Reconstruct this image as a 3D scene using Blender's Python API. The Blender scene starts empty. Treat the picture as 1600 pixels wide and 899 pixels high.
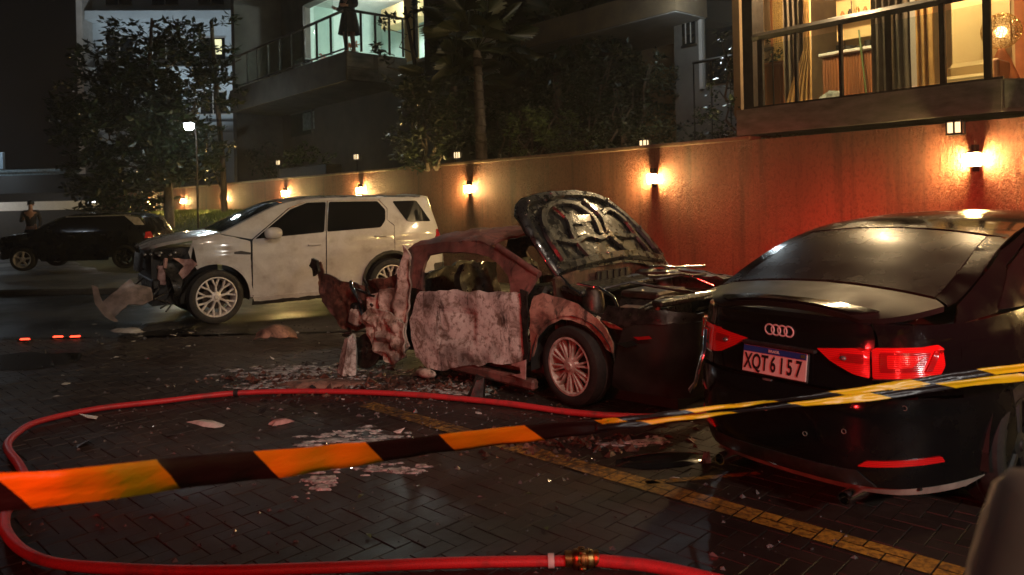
import bpy, bmesh, math, random
from math import sin, cos, pi, radians, atan2, sqrt, hypot
from mathutils import Vector, Matrix, noise
from mathutils.geometry import delaunay_2d_cdt
random.seed(7)
S = bpy.context.scene
COL = S.collection
# ------------------------------------------------------------------ camera
cam = bpy.data.cameras.new("camera"); camo = bpy.data.objects.new("camera", cam); COL.objects.link(camo)
ROLL = .022
camo.matrix_world = Matrix(((cos(ROLL), sin(ROLL), 0, 0), (0, 0, -1, 0), (-sin(ROLL), cos(ROLL), 0, 1.6), (0, 0, 0, 1)))
cam.sensor_width = 36; cam.lens = 26.55; cam.shift_y = -.0847
cam.clip_start = .05; cam.clip_end = 600
cam.dof.use_dof = True; cam.dof.focus_distance = 6.0; cam.dof.aperture_fstop = 3.3
S.camera = camo
# ------------------------------------------------------------------ sky and moonlight
W = bpy.data.worlds.new("World"); S.world = W; W.use_nodes = True
wn = W.node_tree.nodes; wl = W.node_tree.links
sky = wn.new('ShaderNodeTexSky'); sky.sky_type = 'NISHITA'; sky.sun_disc = False
sky.sun_elevation = radians(-3); sky.sun_rotation = radians(200)
wl.new(sky.outputs[0], wn['Background'].inputs[0]); wn['Background'].inputs[1].default_value = .05
sl = bpy.data.lights.new("moonlight", 'SUN'); sl.energy = .004; sl.angle = radians(.5); sl.color = (.8, .88, 1)
so = bpy.data.objects.new("moonlight", sl); COL.objects.link(so); so.rotation_euler = (radians(55), 0, radians(-30))
S.view_settings.view_transform = 'Standard'; S.view_settings.look = 'None'; S.view_settings.exposure = 0; S.view_settings.gamma = 1
S.cycles.max_bounces = 6; S.cycles.diffuse_bounces = 3; S.cycles.glossy_bounces = 3; S.cycles.transparent_max_bounces = 12
S.cycles.sample_clamp_indirect = 3.0; S.cycles.use_denoising = True
S.cycles.caustics_reflective = False; S.cycles.caustics_refractive = False

def lamp(name, kind, loc, power, color, radius=.1, target=None, spot=None, blend=.6):
    l = bpy.data.lights.new(name, kind); l.energy = power; l.color = color
    if kind in ('POINT', 'SPOT'): l.shadow_soft_size = radius
    if kind == 'AREA': l.shape = 'DISK'; l.size = radius
    if spot: l.spot_size = radians(spot); l.spot_blend = blend
    o = bpy.data.objects.new(name, l); COL.objects.link(o); o.location = loc
    if target: o.rotation_euler = (Vector(target) - Vector(loc)).to_track_quat('-Z', 'Y').to_euler()
    return o
# behind the camera: sodium street lamp, fire engine beacon, and spots added for their light
lamp("street_light_behind_camera", 'POINT', (3.2, -6.5, 6.5), 400, (1, .70, .47), .28)
lamp("lamp_post_spot_behind_camera", 'SPOT', (3.0, -3.0, 9.0), 1850, (1, .80, .64), .22, (-2.2, 8.6, .4), 31, .5)  # added warm spot, aimed to brighten the suv and the wreck
lamp("beacon_of_fire_engine", 'SPOT', (-1.9, -.5, 2.0), 420, (1, .03, .03), .10, (-.90, 2.2, .7), 75, .55)
lamp("beacon_of_second_fire_engine", 'SPOT', (1.5, -4.5, 3.6), 11500, (1, .035, .03), .15, (5.0, 8.3, .38), 19, 1.0)  # added red spot that reddens the right part of the wall
lamp("rear_beacon_of_second_fire_engine", 'SPOT', (1.3, -4.7, 3.6), 9000, (1, .035, .03), .15, (3.2, 10.4, .42), 18, 1.0)  # another added spot, carries the red further left along the wall
lamp("white_work_light", 'SPOT', (3.6, -.6, 2.3), 330, (1, .97, .90), .10, (2.0, 2.9, .85), 46, .5)  # added unseen white spot for the right-hand tape and sedan rear

# ------------------------------------------------------------------ materials
def nd(t, ty, **kw):
    n = t.nodes.new(ty)
    for k, v in kw.items():
        if k.startswith('i_'): n.inputs[k[2:].replace('_', ' ')].default_value = v
        else: setattr(n, k, v)
    return n
def newmat(name):
    m = bpy.data.materials.new(name); m.use_nodes = True
    return m, m.node_tree, m.node_tree.nodes['Principled BSDF']
def setp(p, **kw):
    al = dict(rough='Roughness', metal='Metallic', coat='Coat Weight', coatr='Coat Roughness', trans='Transmission Weight', spec='Specular IOR Level', ior='IOR', sheen='Sheen Weight')
    for k, v in kw.items(): p.inputs[al[k]].default_value = v
def ramp(t, fac, stops, interp='LINEAR'):
    r = t.nodes.new('ShaderNodeValToRGB'); r.color_ramp.interpolation = interp
    e = r.color_ramp.elements
    while len(e) < len(stops): e.new(.5)
    for q, (pos, c) in zip(e, stops):
        q.position = pos; q.color = (c, c, c, 1) if isinstance(c, (int, float)) else (*c, 1)
    t.links.new(fac, r.inputs[0]); return r.outputs[0]
def noise_tex(t, scale, detail=4, rough=.55, stretch=None, vec=None, dist=0):
    if vec is None:
        vec = t.nodes.new('ShaderNodeTexCoord').outputs['Object']
    if stretch:
        mp = t.nodes.new('ShaderNodeMapping'); mp.inputs['Scale'].default_value = stretch
        t.links.new(vec, mp.inputs[0]); vec = mp.outputs[0]
    n = nd(t, 'ShaderNodeTexNoise'); n.inputs['Scale'].default_value = scale; n.inputs['Detail'].default_value = detail
    n.inputs['Roughness'].default_value = rough; n.inputs['Distortion'].default_value = dist
    t.links.new(vec, n.inputs['Vector']); return n.outputs['Fac']
def bump(t, p, h, strength, dist=.01, prev=None):
    b = t.nodes.new('ShaderNodeBump'); b.inputs['Strength'].default_value = strength; b.inputs['Distance'].default_value = dist
    t.links.new(h, b.inputs['Height'])
    if prev: t.links.new(prev, b.inputs['Normal'])
    t.links.new(b.outputs[0], p.inputs['Normal']); return b.outputs[0]
def mix(t, fac, a, b):
    m = t.nodes.new('ShaderNodeMix'); m.data_type = 'RGBA'
    for idx, v in ((6, a), (7, b)):
        if isinstance(v, tuple): m.inputs[idx].default_value = (*v, 1)
        else: t.links.new(v, m.inputs[idx])
    if isinstance(fac, (int, float)): m.inputs[0].default_value = fac
    else: t.links.new(fac, m.inputs[0])
    return m.outputs[2]
def nmat(name, c1, c2=None, scale=6, rough=.6, rough2=None, metal=0, bmp=0, bscale=40, lo=.35, hi=.65, stretch=None, **kw):
    m, t, p = newmat(name)
    c2 = c2 or tuple(x * .7 for x in c1)
    f = noise_tex(t, scale, 5, .6, stretch)
    t.links.new(ramp(t, f, [(lo, c2), (hi, c1)]), p.inputs['Base Color'])
    g = noise_tex(t, scale * 1.7, 3)
    r2 = rough if rough2 is None else rough2
    t.links.new(ramp(t, g, [(.35, rough), (.65, r2)]), p.inputs['Roughness'])
    setp(p, metal=metal, **kw)
    if bmp: bump(t, p, noise_tex(t, bscale, 4), bmp)
    return m
def emat(name, color, strength):
    m, t, p = newmat(name)
    p.inputs['Base Color'].default_value = (*[min(.8, c) for c in color], 1)
    p.inputs['Emission Color'].default_value = (*color, 1); p.inputs['Emission Strength'].default_value = strength
    return m

def paint(name, c, dirt, amount=.5, rough=.22, droplets=False, metal=0, dull=False):
    m, t, p = newmat(name)
    f = noise_tex(t, 1.7, 5, .5); f2 = noise_tex(t, 4.5, 6, .6)
    mm = nd(t, 'ShaderNodeMath', operation='MULTIPLY'); t.links.new(f, mm.inputs[0]); t.links.new(f2, mm.inputs[1])
    fac = ramp(t, mm.outputs[0], [(.20, 0), (.42, amount)])
    t.links.new(mix(t, fac, c, dirt), p.inputs['Base Color'])
    t.links.new(ramp(t, fac, [(0, rough), (.5, .55)]), p.inputs['Roughness'])
    setp(p, coat=.6 if c[0] > .1 else .12, coatr=.08, metal=metal, spec=.5 if c[0] > .1 else .3)
    if dull: setp(p, coat=0, spec=.14)
    if droplets:
        v = nd(t, 'ShaderNodeTexVoronoi'); v.inputs['Scale'].default_value = 95
        t.links.new(t.nodes.new('ShaderNodeTexCoord').outputs['Object'], v.inputs['Vector'])
        h = ramp(t, v.outputs['Distance'], [(.0, 1), (.28, 0)])
        bump(t, p, h, .12, .002)
    return m
M = {}
M['suv_white'] = paint('suv_white_paint', (.55, .54, .53), (.17, .12, .095), .62, .14)
M['audi_deck'] = paint('dusty_black_paint', (.010, .010, .010), (.030, .032, .030), .9, .42, dull=True)
M['audi_black'] = paint('gloss_black_paint', (.005, .005, .006), (.010, .009, .008), .4, .08, True)
M['far_black'] = paint('black_paint', (.008, .008, .009), (.02, .02, .02), .5, .15)
M['tint'] = nmat('tinted_glass', (.006, .007, .008), (.012, .012, .012), 5, .04, .10, coat=.3)
M['rear_glass'] = nmat('dusty_tinted_glass', (.007, .008, .009), (.010, .011, .011), 3, .24, .30, lo=.33, hi=.58, stretch=(1, 3, 1), spec=.07)
M['black_trim'] = nmat('black_plastic_trim', (.012, .012, .012), (.03, .027, .025), 12, .35, .7, bmp=.2)
M['tyre'] = nmat('tyre_rubber', (.012, .012, .012), (.025, .022, .02), 20, .7, .85, bmp=.2)
M['alloy'] = nmat('alloy_wheel', (.80, .77, .75), (.55, .48, .44), 9, .25, .4, metal=.15)
M['alloy_sooty'] = nmat('sooty_alloy_wheel', (.78, .70, .64), (.36, .28, .23), 14, .3, .5, metal=.15)
M['disc'] = nmat('brake_disc_steel', (.10, .075, .06), (.04, .03, .025), 15, .4, .6, metal=.8, bmp=.2)
M['chrome'] = nmat('chrome', (.85, .85, .85), (.7, .7, .7), 5, .06, .14, metal=1)
M['dark_metal'] = nmat('dark_sooty_metal', (.05, .045, .04), (.012, .011, .01), 14, .25, .6, metal=.5, bmp=.4, bscale=30)
M['pink_part'] = nmat('pale_plastic_mount', (.55, .33, .30), (.25, .12, .1), 12, .4, .6)
M['soil_box'] = nmat('dark_plain', (.02, .018, .016), (.01, .01, .01), 6, .6)
def burnt(name, ash, mid, dark, sc=5.0, bias=0., metal=.0):
    m, t, p = newmat(name)
    a = noise_tex(t, sc, 9, .66, dist=.8); b = noise_tex(t, sc * 4.2, 7, .7); c = noise_tex(t, sc * .45, 3)
    col = ramp(t, a, [(.34 + bias, dark), (.43 + bias, mid), (.52 + bias, ash), (.68 + bias, tuple(min(1, x * 1.15) for x in ash))])
    col = mix(t, ramp(t, b, [(.40, .85), (.50, 0)]), col, mid)
    col = mix(t, ramp(t, c, [(.36, .7), (.52, 0)]), col, dark)
    v = nd(t, 'ShaderNodeTexVoronoi', feature='DISTANCE_TO_EDGE'); v.inputs['Scale'].default_value = sc * 2.2
    tc = t.nodes.new('ShaderNodeTexCoord').outputs['Object']
    mxv = nd(t, 'ShaderNodeMixRGB'); mxv.inputs[0].default_value = .12
    t.links.new(tc, mxv.inputs[1]); nn = nd(t, 'ShaderNodeTexNoise'); nn.inputs['Scale'].default_value = 4; t.links.new(tc, nn.inputs['Vector']); t.links.new(nn.outputs['Color'], mxv.inputs[2])
    t.links.new(mxv.outputs[0], v.inputs['Vector'])
    crack = ramp(t, noise_tex(t, sc * .9, 8, .75, (2.2, 2.2, .55)), [(.36, .95), (.44, 0)])
    col = mix(t, crack, col, dark)
    t.links.new(col, p.inputs['Base Color']); setp(p, rough=.55, metal=metal)
    n1 = bump(t, p, b, .35, .006); bump(t, p, a, .4, .012, n1)
    return m
M['ash_door'] = burnt('burnt_door_paint', (.62, .62, .56), (.24, .20, .16), (.05, .04, .033), 5.5, -.045)
M['ash_skin'] = burnt('burnt_crumpled_steel', (.54, .46, .38), (.26, .19, .14), (.05, .036, .03), 6, -.03)
M['rust'] = burnt('rust_brown_steel', (.22, .11, .075), (.10, .05, .035), (.03, .018, .014), 8, .03, .2)
M['roof_burnt'] = burnt('burnt_roof_steel', (.26, .11, .09), (.17, .075, .06), (.05, .03, .026), 3.5, -.02, .2)
M['fender_burnt'] = burnt('burnt_fender_paint', (.42, .24, .18), (.22, .12, .09), (.035, .025, .02), 4, 0)
M['hood_black'] = nmat('hood_underside_paint', (.035, .038, .04), (.018, .017, .016), 8, .16, .5, metal=.55, bmp=.35, bscale=22, coat=.5)
M['red_lens'] = None
def lens(name, c, e):
    m, t, p = newmat(name)
    tc = t.nodes.new('ShaderNodeTexCoord').outputs['Object']
    w = nd(t, 'ShaderNodeTexWave'); w.inputs['Scale'].default_value = 34; w.bands_direction = 'Z'; t.links.new(tc, w.inputs[0])
    t.links.new(ramp(t, w.outputs['Fac'], [(.2, tuple(x * .75 for x in c)), (.8, c)]), p.inputs['Base Color'])
    setp(p, rough=.12, coat=1, coatr=.03)
    bump(t, p, w.outputs['Fac'], .25, .004)
    return m
M['red_lens'] = lens('red_lamp_lens', (.85, .012, .015), 0)
M['red_dark'] = lens('dark_red_lens', (.40, .006, .01), 0)
M['clear'] = nmat('clear_lens', (.6, .6, .58), (.25, .25, .25), 20, .08, .2, metal=.7, coat=1)

# wall plaster: rough trowelled render, tan-red paint, streaks
def plaster():
    m, t, p = newmat('rough_painted_plaster')
    n1 = noise_tex(t, 1.1, 6, .6, (1, 1, .35)); n2 = noise_tex(t, 26, 6, .7, (1, 1, .6))
    col = ramp(t, n1, [(.35, (.21, .075, .045)), (.65, (.31, .12, .072))])
    col = mix(t, ramp(t, n2, [(.38, .6), (.5, 0)]), col, (.13, .045, .03))
    st = noise_tex(t, 3.0, 5, .7, (1.6, 1.6, .07))
    col = mix(t, ramp(t, st, [(.50, 0), (.68, .6)]), col, (.075, .04, .03))
    t.links.new(col, p.inputs['Base Color']); setp(p, rough=.78, spec=.3)
    a = bump(t, p, n2, 1.0, .05); bump(t, p, noise_tex(t, 48, 3, .6, (1, 1, .5)), .6, .02, a)
    return m
M['plaster'] = plaster()
M['coping'] = nmat('wall_coping_concrete', (.34, .22, .15), (.22, .14, .10), 8, .8, bmp=.4)
M['concrete'] = nmat('stained_concrete_edge', (.27, .26, .24), (.15, .145, .13), 3, .75, bmp=.3, stretch=(1, 1, 3))
M['concrete_blue'] = nmat('grey_stone_panel', (.30, .33, .31), (.13, .15, .14), 7, .7, bmp=.4)
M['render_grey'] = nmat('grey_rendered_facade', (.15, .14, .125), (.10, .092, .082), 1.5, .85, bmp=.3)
M['render_dark'] = nmat('shaded_facade', (.06, .054, .045), (.04, .036, .03), 1.5, .85, bmp=.2)  # darker copy of the grey render, the shade is in its colour
M['render_pale'] = nmat('pale_facade', (.55, .60, .63), (.42, .47, .50), .6, .8, bmp=.1)
M['render_white'] = nmat('white_soffit_paint', (.50, .47, .44), (.40, .37, .34), 2, .7)
M['ochre'] = nmat('ochre_wall', (.22, .15, .08), (.15, .10, .06), 2, .8)
M['rail'] = nmat('dark_bronze_rail', (.030, .022, .018), (.018, .014, .012), 9, .4, .6, metal=.3)
M['bark'] = nmat('tree_bark', (.13, .10, .075), (.06, .045, .035), 9, .9, bmp=.8, bscale=18, stretch=(1, 1, .3))
def leafmat(name, a, b, rough=.4):
    m, t, p = newmat(name)
    g = t.nodes.new('ShaderNodeNewGeometry')
    t.links.new(ramp(t, g.outputs['Random Per Island'], [(.1, a), (.9, b)]), p.inputs['Base Color'])
    setp(p, rough=rough); return m
M['leaf'] = leafmat('dark_green_leaves', (.010, .018, .007), (.026, .040, .015))
M['leaf_gloss'] = leafmat('glossy_dark_leaves', (.02, .035, .02), (.05, .07, .04), .22)
M['leaf_light'] = leafmat('light_green_leaves', (.05, .085, .02), (.11, .15, .045))
M['palm'] = leafmat('palm_fronds', (.025, .035, .015), (.055, .06, .03))
M['grassleaf'] = leafmat('grass_blades', (.06, .09, .015), (.13, .17, .04), .6)

def groundmat(name, c1, c2, wet=True, scale=1.0, r=(.22, .7), b=.35):
    m, t, p = newmat(name)
    n1 = noise_tex(t, .55 * scale, 6, .6); n2 = noise_tex(t, 9 * scale, 6, .7); n3 = noise_tex(t, 70, 3)
    col = mix(t, ramp(t, n1, [(.38, 0), (.62, 1)]), c2, c1)
    col = mix(t, ramp(t, n2, [(.35, .5), (.55, 0)]), col, tuple(x * .45 for x in c2))
    t.links.new(col, p.inputs['Base Color'])
    t.links.new(ramp(t, n1, [(.40, r[0]), (.60, r[1])]), p.inputs['Roughness'])
    a = bump(t, p, n2, b, .01); bump(t, p, n3, b * .6, .003, a)
    return m
M['asphalt'] = groundmat('wet_asphalt', (.017, .015, .014), (.009, .0085, .008), True, 1, (.30, .62), .6)
M['pavement_far'] = groundmat('grey_concrete_paving', (.10, .095, .085), (.06, .056, .05), True, 1, (.4, .7))
M['soil'] = nmat('garden_soil', (.045, .04, .025), (.02, .02, .012), 5, .9, bmp=.6)
def pavermat(name, base, dark, yellow=False):
    m, t, p = newmat(name)
    oi = t.nodes.new('ShaderNodeObjectInfo'); g = t.nodes.new('ShaderNodeNewGeometry')
    ad = nd(t, 'ShaderNodeMath', operation='ADD'); t.links.new(oi.outputs['Random'], ad.inputs[0]); t.links.new(g.outputs['Random Per Island'], ad.inputs[1])
    fr = nd(t, 'ShaderNodeMath', operation='FRACT'); t.links.new(ad.outputs[0], fr.inputs[0])
    pos = g.outputs['Position']
    col = ramp(t, fr.outputs[0], [(0, dark), (1, base)])
    big = noise_tex(t, .8, 5, .6, vec=pos); fine = noise_tex(t, 30, 5, .7, vec=pos)
    if yellow:
        wear = noise_tex(t, 22, 6, .75, vec=pos)
        fade = noise_tex(t, 1.3, 3, .5, vec=pos)
        sx = nd(t, 'ShaderNodeSeparateXYZ'); t.links.new(pos, sx.inputs[0])
        far = nd(t, 'ShaderNodeMapRange'); far.inputs['From Min'].default_value = 4.2; far.inputs['From Max'].default_value = 4.5; far.inputs['To Min'].default_value = 0; far.inputs['To Max'].default_value = .16
        t.links.new(sx.outputs[1], far.inputs['Value'])
        sm = nd(t, 'ShaderNodeMath', operation='SUBTRACT'); t.links.new(wear, sm.inputs[0]); t.links.new(far.outputs[0], sm.inputs[1])
        col = mix(t, ramp(t, sm.outputs[0], [(.28, 0), (.45, 1)]), col, (.66, .36, .045))
        col = mix(t, ramp(t, fine, [(.4, .5), (.6, 0)]), col, (.16, .085, .03))
    col = mix(t, ramp(t, big, [(.36, .65), (.6, 0)]), col, tuple(x * .35 for x in dark))
    col = mix(t, ramp(t, fine, [(.35, .55), (.55, 0)]), col, tuple(x * .5 for x in dark))
    t.links.new(col, p.inputs['Base Color'])
    wet = noise_tex(t, .7, 6, .62, vec=pos, dist=.6)
    rr = nd(t, 'ShaderNodeMath', operation='ADD'); t.links.new(ramp(t, wet, [(.42, .26), (.64, .62)]), rr.inputs[0])
    f3 = nd(t, 'ShaderNodeMath', operation='MULTIPLY'); t.links.new(fine, f3.inputs[0]); f3.inputs[1].default_value = .25
    t.links.new(f3.outputs[0], rr.inputs[1]); t.links.new(rr.outputs[0], p.inputs['Roughness'])
    bump(t, p, fine, .4, .004)
    return m
M['paver'] = pavermat('concrete_paver', (.044, .030, .024), (.026, .018, .015))
M['paver_yellow'] = pavermat('yellow_painted_paver', (.070, .048, .039), (.048, .033, .027), True)
def hosemat():
    m, t, p = newmat('red_hose_jacket')
    a = noise_tex(t, 5, 6, .7); b = noise_tex(t, 160, 2, .5)
    t.links.new(mix(t, ramp(t, a, [(.52, 0), (.68, .8)]), mix(t, ramp(t, b, [(.4, .5), (.6, 0)]), (.60, .035, .04), (.36, .02, .025)), (.14, .04, .035)), p.inputs['Base Color'])
    setp(p, rough=.42); bump(t, p, b, .6, .004); return m
M['hose'] = hosemat()
M['brass'] = nmat('brass_coupling', (.62, .38, .14), (.35, .2, .07), 20, .25, .45, metal=1, bmp=.2)
M['white_plastic'] = nmat('white_plastic', (.7, .66, .62), (.45, .4, .36), 10, .4)
M['foam'] = nmat('white_foam_residue', (.50, .52, .50), (.07, .065, .06), 22, .35, .7, bmp=.6, bscale=50)
M['gold_curtain'] = nmat('gold_curtain_cloth', (.72, .42, .13), (.5, .27, .08), 5, .8, sheen=.3)
M['grey_curtain'] = nmat('taupe_curtain_cloth', (.20, .155, .11), (.13, .10, .07), 4, .85)
M['cream'] = nmat('cream_wall_paint', (.78, .58, .28), (.70, .50, .24), 2, .7)
M['wood'] = nmat('reddish_wood', (.34, .13, .045), (.20, .075, .03), 6, .45, stretch=(1, 1, .1))
M['terracotta'] = nmat('terracotta', (.60, .20, .06), (.45, .14, .04), 4, .6)
M['white_int'] = nmat('white_interior_paint', (.80, .80, .76), (.7, .7, .67), 3, .5)
M['mint_int'] = nmat('pale_green_interior_paint', (.62, .78, .70), (.5, .66, .6), 2, .6)
M['cloth_dark'] = nmat('dark_grey_cloth', (.05, .045, .05), (.03, .028, .03), 9, .85)
M['dirty_bumper'] = nmat('dirty_grey_bumper', (.20, .15, .145), (.08, .06, .055), 9, .35, .6)
M['cloth_pink'] = nmat('dusty_pink_cloth', (.62, .46, .43), (.54, .40, .37), 8, .8)
M['skin'] = nmat('skin', (.48, .27, .19), (.40, .21, .15), 12, .5)
M['hair'] = nmat('dark_hair', (.02, .014, .01), (.01, .008, .006), 40, .5)

def glass_pane(name, tint=(.9, .95, .93), gl=.12):
    m = bpy.data.materials.new(name); m.use_nodes = True; t = m.node_tree
    for n in list(t.nodes): t.nodes.remove(n)
    o = t.nodes.new('ShaderNodeOutputMaterial'); mx = t.nodes.new('ShaderNodeMixShader'); mx.inputs[0].default_value = gl
    a = t.nodes.new('ShaderNodeBsdfTransparent'); a.inputs[0].default_value = (*tint, 1)
    b = t.nodes.new('ShaderNodeBsdfGlossy'); b.inputs['Roughness'].default_value = .05
    t.links.new(a.outputs[0], mx.inputs[1]); t.links.new(b.outputs[0], mx.inputs[2]); t.links.new(mx.outputs[0], o.inputs[0])
    return m
M['pane'] = glass_pane('clear_window_glass')

# ------------------------------------------------------------------ object helpers
def link(o, parent=None):
    COL.objects.link(o)
    if parent: o.parent = parent
    return o
def tag(o, label=None, cat=None, group=None, kind=None):
    if label: o['label'] = label
    if cat: o['category'] = cat
    if group: o['group'] = group
    if kind: o['kind'] = kind
    return o
def thing(name, label, cat, loc=(0, 0, 0), rotz=0, group=None):
    o = bpy.data.objects.new(name, None); o.empty_display_size = .2
    COL.objects.link(o); o.location = loc; o.rotation_euler = (0, 0, rotz)
    return tag(o, label, cat, group)
def mobj(name, verts, faces, mat, parent=None, smooth=None):
    me = bpy.data.meshes.new(name); me.from_pydata([tuple(v) for v in verts], [], faces); me.validate()
    me.materials.append(mat if not isinstance(mat, str) else M[mat])
    if smooth is not None:
        me.polygons.foreach_set('use_smooth', [True] * len(me.polygons))
        if smooth < 180: me.set_sharp_from_angle(angle=radians(smooth))
    me.update()
    return link(bpy.data.objects.new(name, me), parent)
class MB:
    def __init__(s): s.v = []; s.f = []
    def add(s, vs, fs):
        n = len(s.v); s.v += [Vector(v) for v in vs]; s.f += [tuple(i + n for i in f) for f in fs]; return s
    def box(s, c, d, rot=None, bev=0):
        x, y, z = [q / 2 for q in d]
        if bev:
            b = min(bev, x * .9, y * .9, z * .9); vs = []
            for sx in (-1, 1):
                for sy in (-1, 1):
                    for sz in (-1, 1):
                        vs += [(sx * x, sy * (y - b), sz * (z - b)), (sx * (x - b), sy * y, sz * (z - b)), (sx * (x - b), sy * (y - b), sz * z)]
            bm = bmesh.new(); [bm.verts.new(v) for v in vs]
            r = bmesh.ops.convex_hull(bm, input=bm.verts); bm.verts.index_update()
            vs = [v.co.copy() for v in bm.verts]; fs = [[v.index for v in f.verts] for f in bm.faces]; bm.free()
        else:
            vs = [(sx * x, sy * y, sz * z) for sx in (-1, 1) for sy in (-1, 1) for sz in (-1, 1)]
            fs = [(0, 1, 3, 2), (4, 6, 7, 5), (0, 4, 5, 1), (2, 3, 7, 6), (0, 2, 6, 4), (1, 5, 7, 3)]
        vs = [Vector(v) for v in vs]
        if rot is not None:
            R = rot if isinstance(rot, Matrix) else Matrix.Rotation(rot, 3, 'Z')
            vs = [R @ v for v in vs]
        return s.add([v + Vector(c) for v in vs], fs)
    def tube(s, pts, r, n=8, cap=True, flat=None):
        pts = [Vector(p) for p in pts]; rs = r if isinstance(r, (list, tuple)) else [r] * len(pts)
        rings = []; up = Vector((0, 0, 1))
        for i, p in enumerate(pts):
            d = (pts[min(i + 1, len(pts) - 1)] - pts[max(i - 1, 0)]).normalized()
            if i == 0:
                up = Vector((0, 0, 1)) if abs(d.z) < .9 else Vector((1, 0, 0))
            a = d.cross(up).normalized(); b = a.cross(d).normalized(); up = b
            fl = flat or 1
            rings.append([p + a * (cos(2 * pi * k / n) * rs[i]) + b * (sin(2 * pi * k / n) * rs[i] * fl) for k in range(n)])
        vs = [v for q in rings for v in q]; fs = []
        for i in range(len(pts) - 1):
            for k in range(n):
                fs.append((i * n + k, i * n + (k + 1) % n, (i + 1) * n + (k + 1) % n, (i + 1) * n + k))
        if cap: fs += [tuple(range(n))[::-1], tuple(range((len(pts) - 1) * n, len(pts) * n))]
        return s.add(vs, fs)
    def lathe(s, prof, c=(0, 0, 0), axis='Y', n=32, arc=2 * pi):
        vs = []; fs = []; m = len(prof); N = n
        for k in range(N):
            a = 2 * pi * k / N
            for r, h in prof:
                if axis == 'Y': v = (r * cos(a), h, r * sin(a))
                elif axis == 'Z': v = (r * cos(a), r * sin(a), h)
                else: v = (h, r * cos(a), r * sin(a))
                vs.append(Vector(v) + Vector(c))
        for k in range(N):
            for j in range(m - 1):
                q = (k * m + j, k * m + j + 1, ((k + 1) % N) * m + j + 1, ((k + 1) % N) * m + j)
                fs.append(q if axis == 'Y' else q[::-1])
        return s.add(vs, fs)
    def prism(s, poly, h0, h1, fmap=lambda x, y, h: (x, y, h)):
        n = len(poly); vs = [fmap(x, y, h0) for x, y in poly] + [fmap(x, y, h1) for x, y in poly]
        fs = [tuple(range(n))[::-1], tuple(range(n, 2 * n))] + [(i, (i + 1) % n, n + (i + 1) % n, n + i) for i in range(n)]
        return s.add(vs, fs)
    def build(s, name, mat, parent=None, smooth=None): return mobj(name, s.v, s.f, mat, parent, smooth)
def part(name, mat, parent, c, d, rot=None, bev=0): return MB().box(c, d, rot, bev).build(name, mat, parent, 35 if bev else None)

def lerp_tab(tab, x):
    if x <= tab[0][0]: return tab[0][1]
    for (a, b), (c, d) in zip(tab, tab[1:]):
        if x <= c: return b + (d - b) * (x - a) / (c - a)
    return tab[-1][1]
def smooth_tab(tab, x):
    # Catmull-Rom through the table
    n = len(tab)
    if x <= tab[0][0]: return tab[0][1]
    if x >= tab[-1][0]: return tab[-1][1]
    for i in range(n - 1):
        if x <= tab[i + 1][0]:
            x0, y0 = tab[i]; x1, y1 = tab[i + 1]
            ma = (tab[i + 1][1] - tab[i - 1][1]) / (tab[i + 1][0] - tab[i - 1][0]) if i > 0 else (y1 - y0) / (x1 - x0)
            mb = (tab[i + 2][1] - tab[i][1]) / (tab[i + 2][0] - tab[i][0]) if i + 2 < n else (y1 - y0) / (x1 - x0)
            h = x1 - x0; t = (x - x0) / h
            return (2 * t**3 - 3 * t**2 + 1) * y0 + (t**3 - 2 * t**2 + t) * h * ma + (-2 * t**3 + 3 * t**2) * y1 + (t**3 - t**2) * h * mb
def rpoly(pts, r=.05, k=4):
    out = []; n = len(pts)
    for i in range(n):
        p = Vector(pts[i][:2]); a = Vector(pts[i - 1][:2]); b = Vector(pts[(i + 1) % n][:2])
        rr = pts[i][2] if len(pts[i]) > 2 else r
        if rr <= 0: out.append(tuple(p)); continue
        da = min(rr, (a - p).length * .45); db = min(rr, (b - p).length * .45)
        A = p + (a - p).normalized() * da; B = p + (b - p).normalized() * db
        for j in range(k + 1):
            t = j / k; q = A * (1 - t)**2 + p * 2 * t * (1 - t) + B * t * t
            out.append((q.x, q.y))
    return out
def arc(cx, cz, r, a0, a1, n=12):
    return [(cx + r * cos(radians(a0 + (a1 - a0) * i / n)), cz + r * sin(radians(a0 + (a1 - a0) * i / n)), 0) for i in range(n + 1)]
def inside(p, poly):
    x, y = p; c = False; n = len(poly); j = n - 1
    for i in range(n):
        xi, yi = poly[i]; xj, yj = poly[j]
        if (yi > y) != (yj > y) and x < (xj - xi) * (y - yi) / (yj - yi) + xi: c = not c
        j = i
    return c
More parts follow.
